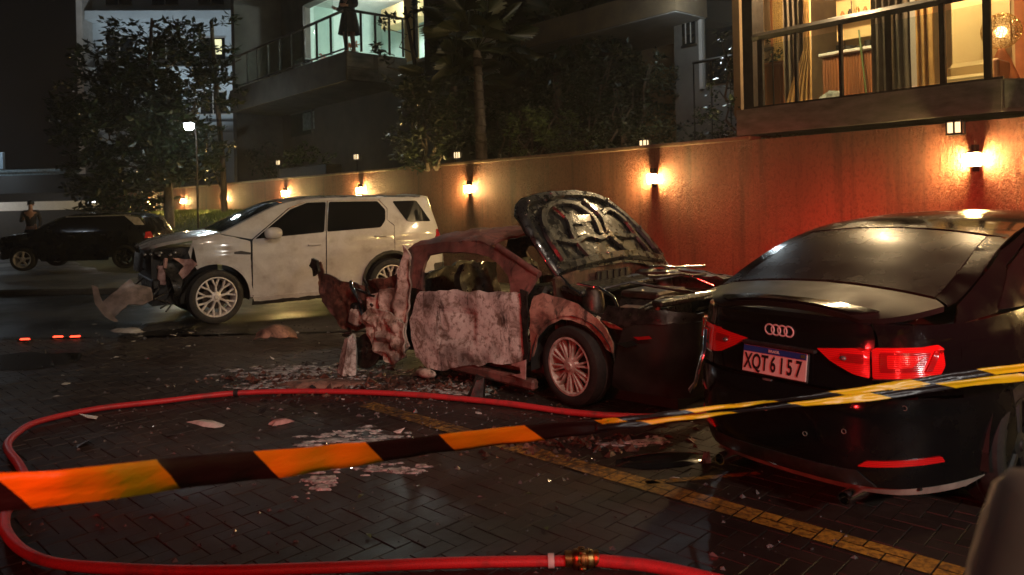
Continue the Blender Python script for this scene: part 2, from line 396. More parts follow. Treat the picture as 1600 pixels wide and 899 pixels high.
def panel(name, poly, fmap, mat, parent, res=.08, th=.012, smooth=38, off=0, disp=None, back=False, mirror=False, flip=False):
    """curved sheet with thickness: 2-D outline triangulated and laid on the surface fmap(u, v)"""
    P = [tuple(q[:2]) for q in poly]
    ar = sum(P[i - 1][0] * P[i][1] - P[i][0] * P[i - 1][1] for i in range(len(P)))
    if ar < 0: P = P[::-1]
    D = []
    for i in range(len(P)):
        a = Vector(P[i]); b = Vector(P[(i + 1) % len(P)]); n = max(1, int((b - a).length / res + .5))
        for k in range(n): D.append(tuple(a + (b - a) * k / n))
    xs = [p[0] for p in D]; ys = [p[1] for p in D]; pts = [Vector(p) for p in D]
    nb = len(D); y = min(ys) + res * .5; r = 0
    segs = list(zip(D, D[1:] + D[:1]))
    while y < max(ys):
        x = min(xs) + (res * .5 if r % 2 else res * .1)
        while x < max(xs):
            if inside((x, y), D):
                q = Vector((x, y)); ok = True
                for a, b in segs:
                    if abs(a[0] - x) < res * 2 and abs(a[1] - y) < res * 2:
                        if (Vector(a) - q).length < res * .45: ok = False; break
                if ok: pts.append(q)
            x += res
        y += res * .87; r += 1
    vo, eo, fo, *_ = delaunay_2d_cdt(pts, [], [list(range(nb))], 1, 1e-6)
    e = 1e-3; V = []; N = []
    for q in vo:
        p = Vector(fmap(q.x, q.y))
        du = Vector(fmap(q.x + e, q.y)) - Vector(fmap(q.x - e, q.y)); dv = Vector(fmap(q.x, q.y + e)) - Vector(fmap(q.x, q.y - e))
        n = du.cross(dv); n = n.normalized() if n.length > 1e-12 else Vector((0, 0, 1))
        if flip: n = -n
        if off: p = p + n * off
        if disp: p = p + n * disp(q.x, q.y)
        V.append(p); N.append(n)
    F = []
    for f in fo:
        f = list(f)
        a = (vo[f[1]] - vo[f[0]]); b = (vo[f[2]] - vo[f[0]])
        if (a.x * b.y - a.y * b.x < 0) != flip: f = f[::-1]
        F.append(tuple(f))
    cnt = {}
    for f in F:
        for i in range(len(f)):
            a, b = f[i], f[(i + 1) % len(f)]
            cnt[(a, b)] = 1
    bd = [(a, b) for (a, b) in cnt if (b, a) not in cnt]
    inn = {}
    for a, b in bd:
        for q in (a, b):
            if q not in inn: inn[q] = len(V); V.append(V[q] - N[q] * th)
    if back:
        mp = dict(inn)
        for i in range(len(vo)):
            if i not in mp: mp[i] = len(V); V.append(V[i] - N[i] * th)
        F += [tuple(mp[i] for i in f[::-1]) for f in list(F)]
    F += [(b, a, inn[a], inn[b]) for a, b in bd]
    if mirror: V = [Vector((v.x, -v.y, v.z)) for v in V]; F = [f[::-1] for f in F]
    return mobj(name, V, F, mat, parent, smooth)

class Shell:
    """car body surfaces from a plan outline (superellipse), a side silhouette and tumblehome"""
    def __init__(s, x0, x1, W, n0, n1, zt, zb, tum, ff=lambda z: 0, rf=lambda z: 0, crown=.03, shear=0):
        s.x0, s.x1, s.W, s.n0, s.n1, s.zt, s.zb, s.tum, s.ff, s.rf, s.crown, s.shear = x0, x1, W, n0, n1, zt, zb, tum, ff, rf, crown, shear
        s.xc = (x0 + x1) / 2; s.a = (x1 - x0) / 2
        # wrap table from front centre along the -y side to the rear centre
        pts = []
        for i in range(401):
            th = pi - pi * i / 400
            c_, s_ = cos(th), sin(th); n = n0 if c_ < 0 else n1
            x = s.xc + s.a * (abs(c_)**(2 / n)) * (1 if c_ > 0 else -1); y = -W * abs(s_)**(2 / n)
            pts.append((x, y))
        L = [0]
        for a, b in zip(pts, pts[1:]): L.append(L[-1] + hypot(b[0] - a[0], b[1] - a[1]))
        s.pts, s.L = pts, L
    def hw(s, x):
        n = s.n0 if x < s.xc else s.n1
        q = min(1, abs(x - s.xc) / s.a); return s.W * max(0, 1 - q**n)**(1 / n)
    def K(s, z):
        k = 1 - .07 * max(0, (.55 - z) / .4)**2
        if z > s.zb: k -= s.tum * ((z - s.zb) / .55)**1.15
        else: k -= .02 * ((z - s.zb + .18) / .18)**2 if z > s.zb - .18 else 0
        return k
    def fin(s, x, y, z):
        w0 = max(0, 1 - (x - s.x0) / .7)**2; w1 = max(0, 1 - (s.x1 - x) / .7)**2
        k = s.K(z)
        # roll the top edge over
        t = max(0, (z - (s.zt(min(max(x, s.x0), s.x1)) - .05)) / .05)
        k -= .02 * min(t, 1.5)**2
        return (x + s.ff(z) * w0 - s.rf(z) * w1 + s.shear * (1 - k) * s.W, y * k, z)
    def side(s, u, z): return s.fin(u, -s.hw(u), z)
    def wrap0(s, t, z): return s._w(t, z)
    def wrap1(s, t, z): return s._w(s.L[-1] - t, z)        # measured from the rear centre
    def _w(s, t, z):
        sg = 1
        if t < 0: t = -t; sg = -1
        elif t > s.L[-1]: t = 2 * s.L[-1] - t; sg = -1
        lo, hi = 0, 400
        while hi - lo > 1:
            m = (lo + hi) // 2
            if s.L[m] <= t: lo = m
            else: hi = m
        f = (t - s.L[lo]) / max(1e-9, s.L[hi] - s.L[lo]); a, b = s.pts[lo], s.pts[hi]
        return s.fin(a[0] + (b[0] - a[0]) * f, sg * (a[1] + (b[1] - a[1]) * f), z)
    def top(s, u, a):
        z = s.zt(u); w = s.hw(u); x, y, _ = s.fin(u, -w, z); aa = abs(a)
        return (x - s.shear * (1 - s.K(z)) * s.W * (aa < 0), -y * a, z + s.crown * (1 - aa**2.4))
def rot_flip(f): return lambda u, v: f(u, v)

def wheel(parent, x, y, z, R, Rr, w, style, rim_mat, side=-1, steer=0, n=7, flat=0, name='wheel'):
    o = bpy.data.objects.new(name, None); o.empty_display_size = .1; link(o, parent); o.location = (x, y, z); o.rotation_euler = (0, 0, steer + (pi if side > 0 else 0))
    t = MB(); h = w / 2
    t.lathe([(Rr, -h * .86), (Rr + .02, -h * .98), (R - .045, -h), (R - .012, -h * .86), (R, -h * .55), (R, -.012), (R - .006, -.008), (R - .006, .008), (R, .012), (R, h * .6), (R - .02, h * .95), (Rr, h * .9)], n=40)
    if flat:
        for v in t.v:
            if v.z < -R + flat: v.z = -R + flat
    t.build('tyre', 'tyre', o, 40)
    r = MB()
    r.lathe([(Rr + .004, -h * .92), (Rr - .012, -h * .93), (Rr - .02, -h * .72), (Rr - .03, -h * .1), (Rr - .035, h * .8)], n=40)
    yo = -h * .74
    r.lathe([(0, yo - .02), (.028, yo - .022), (.034, yo - .012), (.065, yo - .004), (.075, yo + .03), (0, yo + .03)], n=20)
    def bar(a0, r0, a1, r1, wa, wb, ya, yb):
        p = Vector((r0 * cos(a0), 0, r0 * sin(a0))); q = Vector((r1 * cos(a1), 0, r1 * sin(a1))); d = (q - p).normalized(); s_ = Vector((-d.z, 0, d.x))
        vs = []
        for c, ww, yy in ((p, wa, ya), (q, wb, yb)):
            vs += [c + s_ * ww + Vector((0, yy + .006, 0)), c + s_ * ww * .6 + Vector((0, yy - .006, 0)), c - s_ * ww * .6 + Vector((0, yy - .006, 0)), c - s_ * ww + Vector((0, yy + .006, 0)), c - s_ * ww + Vector((0, yy + .03, 0)), c + s_ * ww + Vector((0, yy + .03, 0))]
        r.add(vs, [(i, (i + 1) % 6, 6 + (i + 1) % 6, 6 + i) for i in range(6)] + [tuple(range(6))[::-1], tuple(range(6, 12))])
    for k in range(n):
        a = 2 * pi * k / n + .2
        if style == 'petal':
            da = pi / n
            bar(a, .05, a, Rr * .52, .016, .014, yo, yo + .008)
            bar(a, Rr * .50, a + da * .52, Rr - .018, .012, .016, yo + .008, yo + .004)
            bar(a, Rr * .50, a - da * .52, Rr - .018, .012, .016, yo + .008, yo + .004)
        elif style == 'twin':
            da = pi / n * .36
            bar(a - da * .5, .05, a - da, Rr - .014, .009, .008, yo, yo + .002)
            bar(a + da * .5, .05, a + da, Rr - .014, .009, .008, yo, yo + .002)
        else:
            bar(a, .05, a, Rr - .015, .02, .03, yo, yo + .004)
    r.build('rim', rim_mat, o, 35)
    d = MB(); d.lathe([(0, yo + .07), (Rr * .62, yo + .07), (Rr * .62, yo + .085), (0, yo + .085)], n=28)
    d.build('brake_disc', 'disc', o, 40)
    return o

def leaves(name, blobs, n, size, mat, parent=None, flat=.5, shape=2.2, kind='stuff', droop=0):
    """many small folded leaves spread through blobs (centre, radii, weight)"""
    V = []; F = []; tot = sum(b[2] for b in blobs)
    for c, r, w in blobs:
        for _ in range(int(n * w / tot)):
            while True:
                q = Vector((random.uniform(-1, 1), random.uniform(-1, 1), random.uniform(-1, 1)))
                if .2 < q.length < 1: break
            if _ % 14 == 0: tw = q * (q.length ** -.25)
            q = tw + q * .16
            p = Vector(c) + Vector((q.x * r[0], q.y * r[1], q.z * r[2]))
            a = Vector((random.gauss(0, 1), random.gauss(0, 1), random.gauss(0, 1) * flat - droop)).normalized()
            b = a.cross(Vector((random.gauss(0, .6), random.gauss(0, .6), 1))).normalized(); up = a.cross(b)
            s_ = size * random.uniform(.6, 1.3); i = len(V)
            V += [p, p + a * s_ * .5 + b * s_ / shape * .5 + up * s_ * .08, p + a * s_, p + a * s_ * .5 - b * s_ / shape * .5 + up * s_ * .08]
            F += [(i, i + 1, i + 2), (i, i + 2, i + 3)]
    o = mobj(name, V, F, mat, parent)
    if kind: o['kind'] = kind
    return o
def wob(a, b, n, amp, seed=0):
    a = Vector(a); b = Vector(b); out = []
    for i in range(n + 1):
        t = i / n; p = a.lerp(b, t)
        k = sin(pi * t) if i not in (0, n) else 0
        out.append(p + Vector((noise.noise((t * 3 + seed, 1, 2)), noise.noise((t * 3 + seed, 5, 2)), noise.noise((t * 3 + seed, 9, 7)) * .5)) * amp * k)
    return out

def skin(name, J, E, mat, parent, sub=2, root=None):
    names = list(J); me = bpy.data.meshes.new(name)
    me.from_pydata([J[k][:3] for k in names], [(names.index(a), names.index(b)) for a, b in E], [])
    o = link(bpy.data.objects.new(name, me), parent)
    o.modifiers.new('Skin', 'SKIN')
    for i, k in enumerate(names):
        r = J[k][3]; r2 = J[k][4] if len(J[k]) > 4 else r
        d = me.skin_vertices[0].data[i]; d.radius = (r, r2); d.use_root = (k == (root or names[0]))
    m = o.modifiers.new('Sub', 'SUBSURF'); m.levels = sub; m.render_levels = sub
    me.materials.append(M[mat]); o.modifiers['Skin'].use_smooth_shade = True
    return o
# ================================================================== ground
g = MB().add([(-220, -60, -.07), (220, -60, -.07), (220, 340, -.07), (-220, 340, -.07)], [(0, 1, 2, 3)]).build('ground', 'asphalt'); tag(g, kind='structure')
road = MB().add([(-60, 9.55, -.004), (30, 9.55, -.004), (30, 70, -.004), (-60, 70, -.004)], [(0, 1, 2, 3)]).build('road', 'asphalt'); tag(road, kind='structure')
pavement = MB().box((-1, 4.7, -.066), (16, 9.68, .06)).build('pavement', 'soil_box'); tag(pavement, kind='structure')
PA = atan2(-.69, .725); PO = Vector((.68, 4.24)); ca, sa = cos(PA), sin(PA)
def paver_rect(i, j):
    m = (i - j) % 4
    if m == 0: return (i * .1, j * .1, i * .1 + .2, j * .1 + .1)
    if m == 3: return (i * .1, j * .1, i * .1 + .1, j * .1 + .2)
    return None
def w2(x, y): return (PO.x + x * ca - y * sa, PO.y + x * sa + y * ca)
bricks = []
for i in range(-130, 131):
    for j in range(-130, 131):
        r = paver_rect(i, j)
        if not r: continue
        cx, cy = w2((r[0] + r[2]) / 2, (r[1] + r[3]) / 2)
        if -8.9 < cx < 6.9 and -.05 < cy < 9.45: bricks.append((cx, cy, r))
def brick_geo(r, org=(0, 0)):
    gp = .0018; b = .0022
    x0, y0, x1, y1 = r[0] + gp - org[0], r[1] + gp - org[1], r[2] - gp - org[0], r[3] - gp - org[1]
    lo = [(x0, y0), (x1, y0), (x1, y1), (x0, y1)]; hi = [(x0 + b, y0 + b), (x1 - b, y0 + b), (x1 - b, y1 - b), (x0 + b, y1 - b)]
    return lo, hi
def in_view(x, y): return y > 2.9 and abs(x) < .69 * y + .05
vis = sorted([b for b in bricks if in_view(b[0], b[1])], key=lambda b: b[0]**2 + b[1]**2)
near = set(id(b) for b in vis[:300])
pm = {}
def brick_faces(o): return [(o + 8, o + 9, o + 10, o + 11)] + [(o + 4 + k, o + 4 + (k + 1) % 4, o + 8 + (k + 1) % 4, o + 8 + k) for k in range(4)] + [(o + k, o + (k + 1) % 4, o + 4 + (k + 1) % 4, o + 4 + k) for k in range(4)]
def brick_mesh(kind):
    r = (0, 0, .2, .1) if kind else (0, 0, .1, .2)
    lo, hi = brick_geo(r, ((r[2]) / 2, (r[3]) / 2)); q = [(x * ca - y * sa, x * sa + y * ca) for x, y in lo + hi]
    vs = [(x, y, -.05) for x, y in q[:4]] + [(x, y, -.004) for x, y in q[:4]] + [(x, y, 0) for x, y in q[4:]]
    me = bpy.data.meshes.new('paver'); me.from_pydata(vs, [], brick_faces(0)); me.materials.append(M['paver']); return me
bmx = (brick_mesh(0), brick_mesh(1))
fv = []; ff = []
rb = random.Random(3)
for b in bricks:
    dz = rb.uniform(-.0025, .0015); tx = rb.uniform(-.006, .006); ty = rb.uniform(-.006, .006)
    r = b[2]; kind = 1 if r[2] - r[0] > .15 else 0
    if id(b) in near:
        o = bpy.data.objects.new('paver', bmx[kind]); link(o, pavement); o.location = (b[0], b[1], dz); o.rotation_euler = (tx, ty, 0)
    else:
        lo, hi = brick_geo(r); L = [w2(*q) for q in lo]; H = [w2(*q) for q in hi]; o = len(fv)
        z = lambda x, y: dz + (x - b[0]) * tx + (y - b[1]) * ty
        fv += [(x, y, -.05) for x, y in L] + [(x, y, z(x, y) - .004) for x, y in L] + [(x, y, z(x, y)) for x, y in H]
        ff += brick_faces(o)
pf = mobj('paver_field', fv, ff, 'paver', pavement); tag(pf, kind='stuff')
# painted line laid on the paver tops (clipped to each paver)
def clip(poly, a, b, c):
    out = []
    for i in range(len(poly)):
        p, q = poly[i], poly[(i + 1) % len(poly)]; dp = a * p[0] + b * p[1] + c; dq = a * q[0] + b * q[1] + c
        if dp >= 0: out.append(p)
        if dp * dq < 0:
            t = dp / (dp - dq); out.append((p[0] + (q[0] - p[0]) * t, p[1] + (q[1] - p[1]) * t))
    return out
lv = []; lf = []
for b in bricks:
    lo, hi = brick_geo(b[2])
    for (o_, d_, ln, wd_) in (((-2.6, 0), (1, 0), 5.4, .076), ((.03, .02), (cos(-PA + .16), sin(-PA + .16)), .68, .026)):
        nx, ny = -d_[1], d_[0]
        P_ = hi
        for A_ in ((nx, ny, -(nx * o_[0] + ny * o_[1]) + wd_), (-nx, -ny, (nx * o_[0] + ny * o_[1]) + wd_), (d_[0], d_[1], -(d_[0] * o_[0] + d_[1] * o_[1])), (-d_[0], -d_[1], (d_[0] * o_[0] + d_[1] * o_[1]) + ln)):
            P_ = clip(P_, *A_)
            if len(P_) < 3: break
        if len(P_) >= 3:
            k = len(lv); lv += [(*w2(*q), .0042) for q in P_]; lf.append(tuple(range(k, k + len(P_))))
yl = mobj('yellow_line', lv, lf, 'paver_yellow'); tag(yl, kind='structure')
# grey kerbed footpath far left
fp = MB().box((-13.5, 16.3, .02), (16, 3.2, .16), radians(-3), .03).build('footpath', 'pavement_far', None, 35); tag(fp, kind='structure')

# ================================================================== boundary wall and everything set out along it
W0 = (3.05, 11.0, 0); WR = atan2(-.763, .647)
def wt(name, label, cat, t, b, z=0, group=None, rot=0):
    p = (W0[0] + .647 * t + .763 * b, W0[1] - .763 * t + .647 * b, z)
    return thing(name, label, cat, p, WR + rot, group)
def wp(t, b, z=0): return Vector((W0[0] + .647 * t + .763 * b, W0[1] - .763 * t + .647 * b, z))
wall = wt('boundary_wall', 'long rough red-brown plastered wall behind the cars, lit by lanterns', 'wall', 0, 0)
part('wall_face', 'plaster', wall, (-22, .125, 1.18), (61, .25, 2.40))
part('coping', 'coping', wall, (-26, .125, 2.412), (53, .30, .06), None, .01)
bed = MB()
bed.add([wp(-52, .25, 2.28), wp(.3, .25, 2.28), wp(.3, 14, 2.28), wp(-52, 14, 2.28)], [(0, 1, 2, 3)])
tag(bed.build('garden_bed', 'soil'), kind='structure')
# grassy bank in front of the far end of the wall
bv = []; bf = []; NX, NY = 60, 14
def bank_h(t, o): 
    f = min(1, max(0, (-t - 11.5) / 6)); f = f * f * (3 - 2 * f); s_ = max(0, 1 - o / 5.2); s_ = s_ * s_ * (3 - 2 * s_)
    return 1.46 * f * s_ + .05 * noise.noise((t * .8, o * .8, 0)) * f * (s_ > 0) - .03
for i in range(NX + 1):
    for j in range(NY + 1):
        t = -52 + 42 * i / NX; o = .02 + 5.4 * j / NY; bv.append(wp(t, -o, bank_h(t, o)))
for i in range(NX):
    for j in range(NY): bf.append((i * (NY + 1) + j, i * (NY + 1) + j + 1, (i + 1) * (NY + 1) + j + 1, (i + 1) * (NY + 1) + j))
M['turf'] = nmat('turf', (.05, .065, .02), (.025, .035, .012), 4, .9, bmp=.7)
tag(mobj('grass_bank', bv, bf, 'turf', None, 180), kind='structure')
GV = []; GF = []
for _ in range(9000):
    t = random.uniform(-34, -16.5); o = abs(random.gauss(0, 1.0)) + .03
    if o > 4.5: continue
    p = wp(t, -o, bank_h(t, o)); h = random.uniform(.05, .15); a = random.uniform(0, 2 * pi); k = len(GV)
    GV += [p + Vector((cos(a) * .012, sin(a) * .012, 0)), p - Vector((cos(a) * .012, sin(a) * .012, 0)), p + Vector((random.gauss(0, .03), random.gauss(0, .03), h))]; GF.append((k, k + 1, k + 2))
tag(mobj('grass', GV, GF, 'grassleaf'), 'short bright grass along the foot of the far wall', 'grass', kind='stuff')

M['lamp_glow'] = emat('lantern_glass_lit', (1, .66, .23), 1050)
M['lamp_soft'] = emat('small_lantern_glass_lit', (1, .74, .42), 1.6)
wl_lab = ['wall lantern glowing above the black sedan at right end of the wall', 'glowing wall lantern just right of the raised car hood', 'glowing wall lantern between the white suv and the raised hood',
          'glowing wall lantern over the rear of the white suv roof', 'glowing wall lantern over the windscreen of the white suv', 'glowing wall lantern half behind the slender tree trunk',
          'glowing wall lantern second from the far left end of the wall', 'glowing wall lantern farthest left at the end of the wall']
def wall_lantern(t, z, lab):
    L = wt('wall_lantern', lab, 'wall lamp', t, 0, z, 'lanterns along the boundary wall')
    part('back_plate', 'rail', L, (0, -.008, .02), (.07, .012, .30))
    part('cap', 'rail', L, (0, -.07, .085), (.13, .14, .02), None, .006)
    part('finial', 'rail', L, (0, -.06, .13), (.03, .06, .075))
    part('base', 'rail', L, (0, -.06, -.075), (.11, .11, .016))
    for sx in (-1, 1):
        for yy in (-.115, -.02): part('corner_post', 'rail', L, (sx * .057, yy, 0), (.010, .010, .145))
    part('glass', 'lamp_glow', L, (0, -.067, 0), (.105, .092, .14))
    return L
def copy_tree(o, parent=None, name=None):
    c = o.copy(); COL.objects.link(c); c.parent = parent
    for ch in [x for x in o.children]: copy_tree(ch, c)
    return c
L0 = wall_lantern(3.332, 1.944, wl_lab[0])
for k, (t, z) in enumerate([(-1.219, 1.894), (-6.035, 1.86), (-10.572, 1.94), (-15.124, 1.97), (-20.2, 1.89), (-24.755, 1.86), (-29.8, 1.88)]):
    c = copy_tree(L0); c.location = wp(t, 0, z); c['label'] = wl_lab[k + 1]
c = copy_tree(L0); c.location = wp(7.9, 0, 1.95); c['label'] = 'wall lantern beyond the right edge of the photo'
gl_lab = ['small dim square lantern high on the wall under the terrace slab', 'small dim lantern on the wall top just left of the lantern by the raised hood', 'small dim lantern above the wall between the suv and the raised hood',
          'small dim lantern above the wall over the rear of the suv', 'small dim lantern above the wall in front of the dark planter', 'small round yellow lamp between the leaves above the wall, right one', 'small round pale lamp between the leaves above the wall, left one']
def ghost_lantern(t, b, z, lab, zb):  # lens ghosts of the wall lamps, built as added glowing lanterns
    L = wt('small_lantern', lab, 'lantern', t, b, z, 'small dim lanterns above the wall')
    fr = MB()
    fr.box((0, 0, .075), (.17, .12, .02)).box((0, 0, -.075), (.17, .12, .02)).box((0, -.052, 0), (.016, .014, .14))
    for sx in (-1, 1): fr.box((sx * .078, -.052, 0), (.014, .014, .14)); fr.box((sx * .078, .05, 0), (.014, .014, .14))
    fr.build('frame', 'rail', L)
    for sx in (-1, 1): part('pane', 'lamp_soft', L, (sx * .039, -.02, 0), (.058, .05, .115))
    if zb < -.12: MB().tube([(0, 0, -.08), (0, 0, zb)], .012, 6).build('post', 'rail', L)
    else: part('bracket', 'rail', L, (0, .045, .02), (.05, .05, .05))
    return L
ghost_lantern(3.156, -.075, 2.318, gl_lab[0], 0)
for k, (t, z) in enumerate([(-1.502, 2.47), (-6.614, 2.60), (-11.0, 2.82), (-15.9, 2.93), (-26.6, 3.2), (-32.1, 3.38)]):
    ghost_lantern(t, .12, z, gl_lab[k + 1], 2.44 - z)

# ------------------------------------------------------------------ terrace on the right
T = wt('terrace_apartment', 'lit ground floor apartment with railed terrace above the red wall', 'building', 0, 0)
plan = [(.3, -.03), (3.6, -.03), (5.7, 2.42), (5.7, 6), (-.2, 6), (-.2, 1.0)]
MB().prism(plan, 2.455, 2.815).build('terrace_slab', 'concrete', T)
# blue-grey stone end panel beyond the slab corner
dd = Vector((2.1, 2.45, 0)).normalized(); nn_ = Vector((dd.y, -dd.x, 0))
e0 = Vector((3.6, -.03, 0)) + nn_ * .012
MB().add([e0 + dd * .03 + Vector((0, 0, 2.50)), e0 + dd * 1.6 + Vector((0, 0, 2.50)), e0 + dd * 1.6 + Vector((0, 0, 2.79)), e0 + dd * .03 + Vector((0, 0, 2.79)),
          e0 + dd * .03 - nn_ * .01 + Vector((0, 0, 2.50)), e0 + dd * 1.6 - nn_ * .01 + Vector((0, 0, 2.50)), e0 + dd * 1.6 - nn_ * .01 + Vector((0, 0, 2.79)), e0 + dd * .03 - nn_ * .01 + Vector((0, 0, 2.79))],
         [(0, 1, 2, 3), (3, 2, 6, 7), (0, 3, 7, 4), (1, 5, 6, 2), (0, 4, 5, 1)]).build('stone_panel', 'concrete_blue', T)
rt = MB(); rt.tube([(.55, .04, 3.81), (3.6, .04, 3.81)], .055, 4); rt.build('top_rail', 'rail', T)
MB().tube([(3.63, .07, 3.805), (5.6, 2.37, 3.805)], .055, 4).build('top_rail', 'rail', T)
MB().box((2.08, .04, 2.83), (3.06, .06, .03)).build('bottom_rail', 'rail', T)
px = [.66, 1.19, 1.80, 2.40, 3.0, 3.46]
for k, t in enumerate(px):
    part('rail_post', 'rail', T, (t, .04, 3.29), (.075 if k in (0, 3, 5) else .04 if k != 4 else .06, .05, .95))
for d_ in (.32, 1.1, 1.9): q = Vector((3.6, 0, 0)) + dd * d_; part('rail_post', 'rail', T, (q.x, q.y + .03, 3.29), (.05, .05, .95))
for a_, b_ in zip(px, px[1:]): part('glass_pane', 'pane', T, ((a_ + b_) / 2, .04, 3.27), (b_ - a_ - .09, .008, .82))
# corner column, room shell
part('column', 'rail', T, (.42, .25, 4.1), (.16, .30, 2.58))
part('back_wall', 'cream', T, (2.6, 4.2, 4.1), (6.2, .12, 2.56))
part('side_wall', 'ochre', T, (-.15, 2.4, 4.1), (.12, 3.4, 2.56))
part('ceiling', 'white_int', T, (2.6, 2.6, 5.46), (6.4, 3.6, .14))
part('upper_slab', 'concrete', T, (2.6, 2.2, 5.75), (6.4, 4.4, .30))
part('floor', 'wood', T, (2.6, 2.6, 2.822), (5.0, 3.0, .012))
# furnishings, each on the floor of the room
def curtain(t0, t1, b, mat, label, z0=2.83, z1=5.38, amp=.035, wl=.09, sweep=None, rough=0):
    r = wt('curtain', label, 'curtain', (t0 + t1) / 2, b, 0)
    V = []; F = []; n = int((t1 - t0) / .012); nz = 18
    for j in range(nz + 1):
        z = z0 + (z1 - z0) * j / nz
        for i in range(n + 1):
            u = i / n; x = (t0 - t1) / 2 + (t1 - t0) * u
            if sweep: x = sweep(u, z)
            V.append((x, amp * sin(2 * pi * u * (t1 - t0) / wl + .8 * sin(z * 1.3 + u * 3)) + .012 * noise.noise((u * 8, z, t0)), z))
    m = n + 1
    for j in range(nz):
        for i in range(n): F.append((j * m + i, j * m + i + 1, (j + 1) * m + i + 1, (j + 1) * m + i))
    mobj('cloth', V, F, mat, r, 180)
    MB().tube([((t0 - t1) / 2 - .05, 0, z1 + .03), ((t1 - t0) / 2 + .05, 0, z1 + .03)], .015, 8).build('curtain_rod', 'rail', r)
curtain(.56, .90, .85, 'grey_curtain', 'dull taupe curtain left of the swept gold curtain')
curtain(.66, 1.10, .80, 'gold_curtain', 'gold curtain drawn aside, falling diagonally beside the counter', sweep=lambda u, z: (-.28 if z < 2.9 else -.28 + .30 * min(1, (z - 2.9) / .75)**1.2) * (1 - u) + .12 * u)
curtain(1.90, 2.38, .7, 'grey_curtain', 'wide taupe curtain hanging at middle of the terrace room')
curtain(2.36, 2.56, .95, 'gold_curtain', 'narrow gold curtain beside the cream wall panel')
k = wt('kitchen_counter', 'reeded wood counter with pale worktop behind the terrace rail', 'counter', 1.12, 1.95)
part('worktop', 'white_int', k, (.05, .1, 3.735), (1.12, .62, .05), None, .01)
part('body', 'wood', k, (.03, .12, 3.26), (1.02, .5, .88))
for i in range(24): part('reed', 'wood', k, (-.46 + i * .0425, -.14, 3.26), (.032, .03, .87), None, .012)
sh = wt('wall_shelf', 'white shelf with small jars above the counter', 'shelf', 1.12, 2.2)
part('board', 'white_int', sh, (.0, .1, 4.36), (1.1, .3, .035)); part('board', 'white_int', sh, (.0, .1, 4.75), (1.1, .3, .03))
part('back_board', 'cream', sh, (0, .27, 4.5), (1.12, .02, .9))
for sx in (-.18, .2): MB().tube([(sx, -.02, 4.34), (sx, -.02, 5.3)], .008, 6).build('rod', 'chrome', sh)
for i in range(7):
    j = wt('jar', ('first', 'second', 'third', 'fourth', 'fifth', 'sixth', 'seventh')[i] + ' small jar from the left on the white shelf above the counter', 'jar', .75 + i * .12, 2.27, 4.378, 'jars on the shelf above the counter')
    MB().lathe([(0, 0), (.03, 0), (.032, .05 + .012 * (i % 3)), (.018, .07 + .012 * (i % 3)), (.018, .09 + .012 * (i % 3)), (0, .09 + .012 * (i % 3))], axis='Z', n=12).build('body', ['terracotta', 'rail', 'brass'][i % 3], j, 40)
for i in range(6):
    j = wt('pan', ('first', 'second', 'third', 'fourth', 'fifth', 'sixth')[i] + ' dark pan from the left on the pale worktop behind the rail', 'pan', .72 + i * .145, 1.93, 3.762, 'cookware on the worktop')
    MB().lathe([(0, 0), (.05, 0), (.06, .05 + .03 * ((i * 5) % 3)), (.052, .05 + .03 * ((i * 5) % 3)), (0, .03)], axis='Z', n=14).build('body', 'dark_metal', j, 40)
    MB().tube([(.05, 0, .04), (.12, -.03, .06 + .02 * (i % 2))], .008, 6).build('handle', 'rail', j)
br = wt('broom', 'pale green handle leaning on the reeded counter', 'broom', 1.42, 1.55)
MB().tube([(.02, 0, 2.84), (-.14, .12, 4.0)], .014, 8).build('handle', 'leaf_light', br)
part('head', 'rail', br, (.03, -.01, 2.86), (.26, .05, .06), None, .01)
bag = wt('laundry_pile', 'crumpled grey cloth pile beside the gold curtain', 'cloth', .98, 1.45, 2.83)
bm = bmesh.new(); bmesh.ops.create_icosphere(bm, subdivisions=3, radius=.17)
for v in bm.verts: v.co = v.co * (1 + .35 * noise.noise(v.co * 9)); v.co.z = max(0, v.co.z + .12)
me = bpy.data.meshes.new('cloth'); bm.to_mesh(me); bm.free(); me.materials.append(M['concrete_blue']); link(bpy.data.objects.new('cloth', me), bag)
fr_ = wt('door_frame', 'bright white door frame right of the counter', 'door frame', 1.76, 1.7)
part('jamb', 'white_int', fr_, (-.04, 0, 3.6), (.10, .08, 1.6)); part('door_leaf', 'white_int', fr_, (.10, .35, 3.6), (.04, .6, 1.6), radians(-8))
M['tv_glow'] = emat('window_daylight_tube', (.72, .88, 1), 1.1)
wnw = wt('kitchen_window', 'narrow bluish lit window beyond the counter', 'window', 1.62, 2.6)
part('pane', 'tv_glow', wnw, (0, .02, 4.4), (.16, .02, .95)); part('frame', 'white_int', wnw, (.10, 0, 4.4), (.03, .05, 1.0)); part('frame', 'white_int', wnw, (-.10, 0, 4.4), (.03, .05, 1.0))
cp = wt('cream_screen', 'smooth cream wall panel between the gold curtain and patterned lamp', 'panel', 2.98, 1.35)
part('board', 'cream', cp, (0, 0, 4.1), (.66, .05, 2.5))
ow = wt('orange_screen', 'orange painted panel behind the patterned lamp', 'panel', 3.75, 1.9)
part('board', 'terracotta', ow, (0, 0, 4.0), (1.1, .05, 2.3))
cp2 = wt('cream_door', 'cream panel at the right edge beyond the patterned lamp', 'panel', 4.3, 1.5)
part('board', 'cream', cp2, (0, 0, 4.0), (.72, .05, 2.3))
so_ = wt('sofa', 'cream cushioned sofa back seen over the terrace edge', 'sofa', 2.98, 1.0, 2.83)
part('backrest', 'cream', so_, (0, .12, .22), (.62, .16, .34), None, .06); part('seat', 'cream', so_, (0, -.1, .1), (.62, .3, .18), None, .04); part('armrest', 'wood', so_, (.34, -.05, .18), (.07, .4, .30), None, .02)
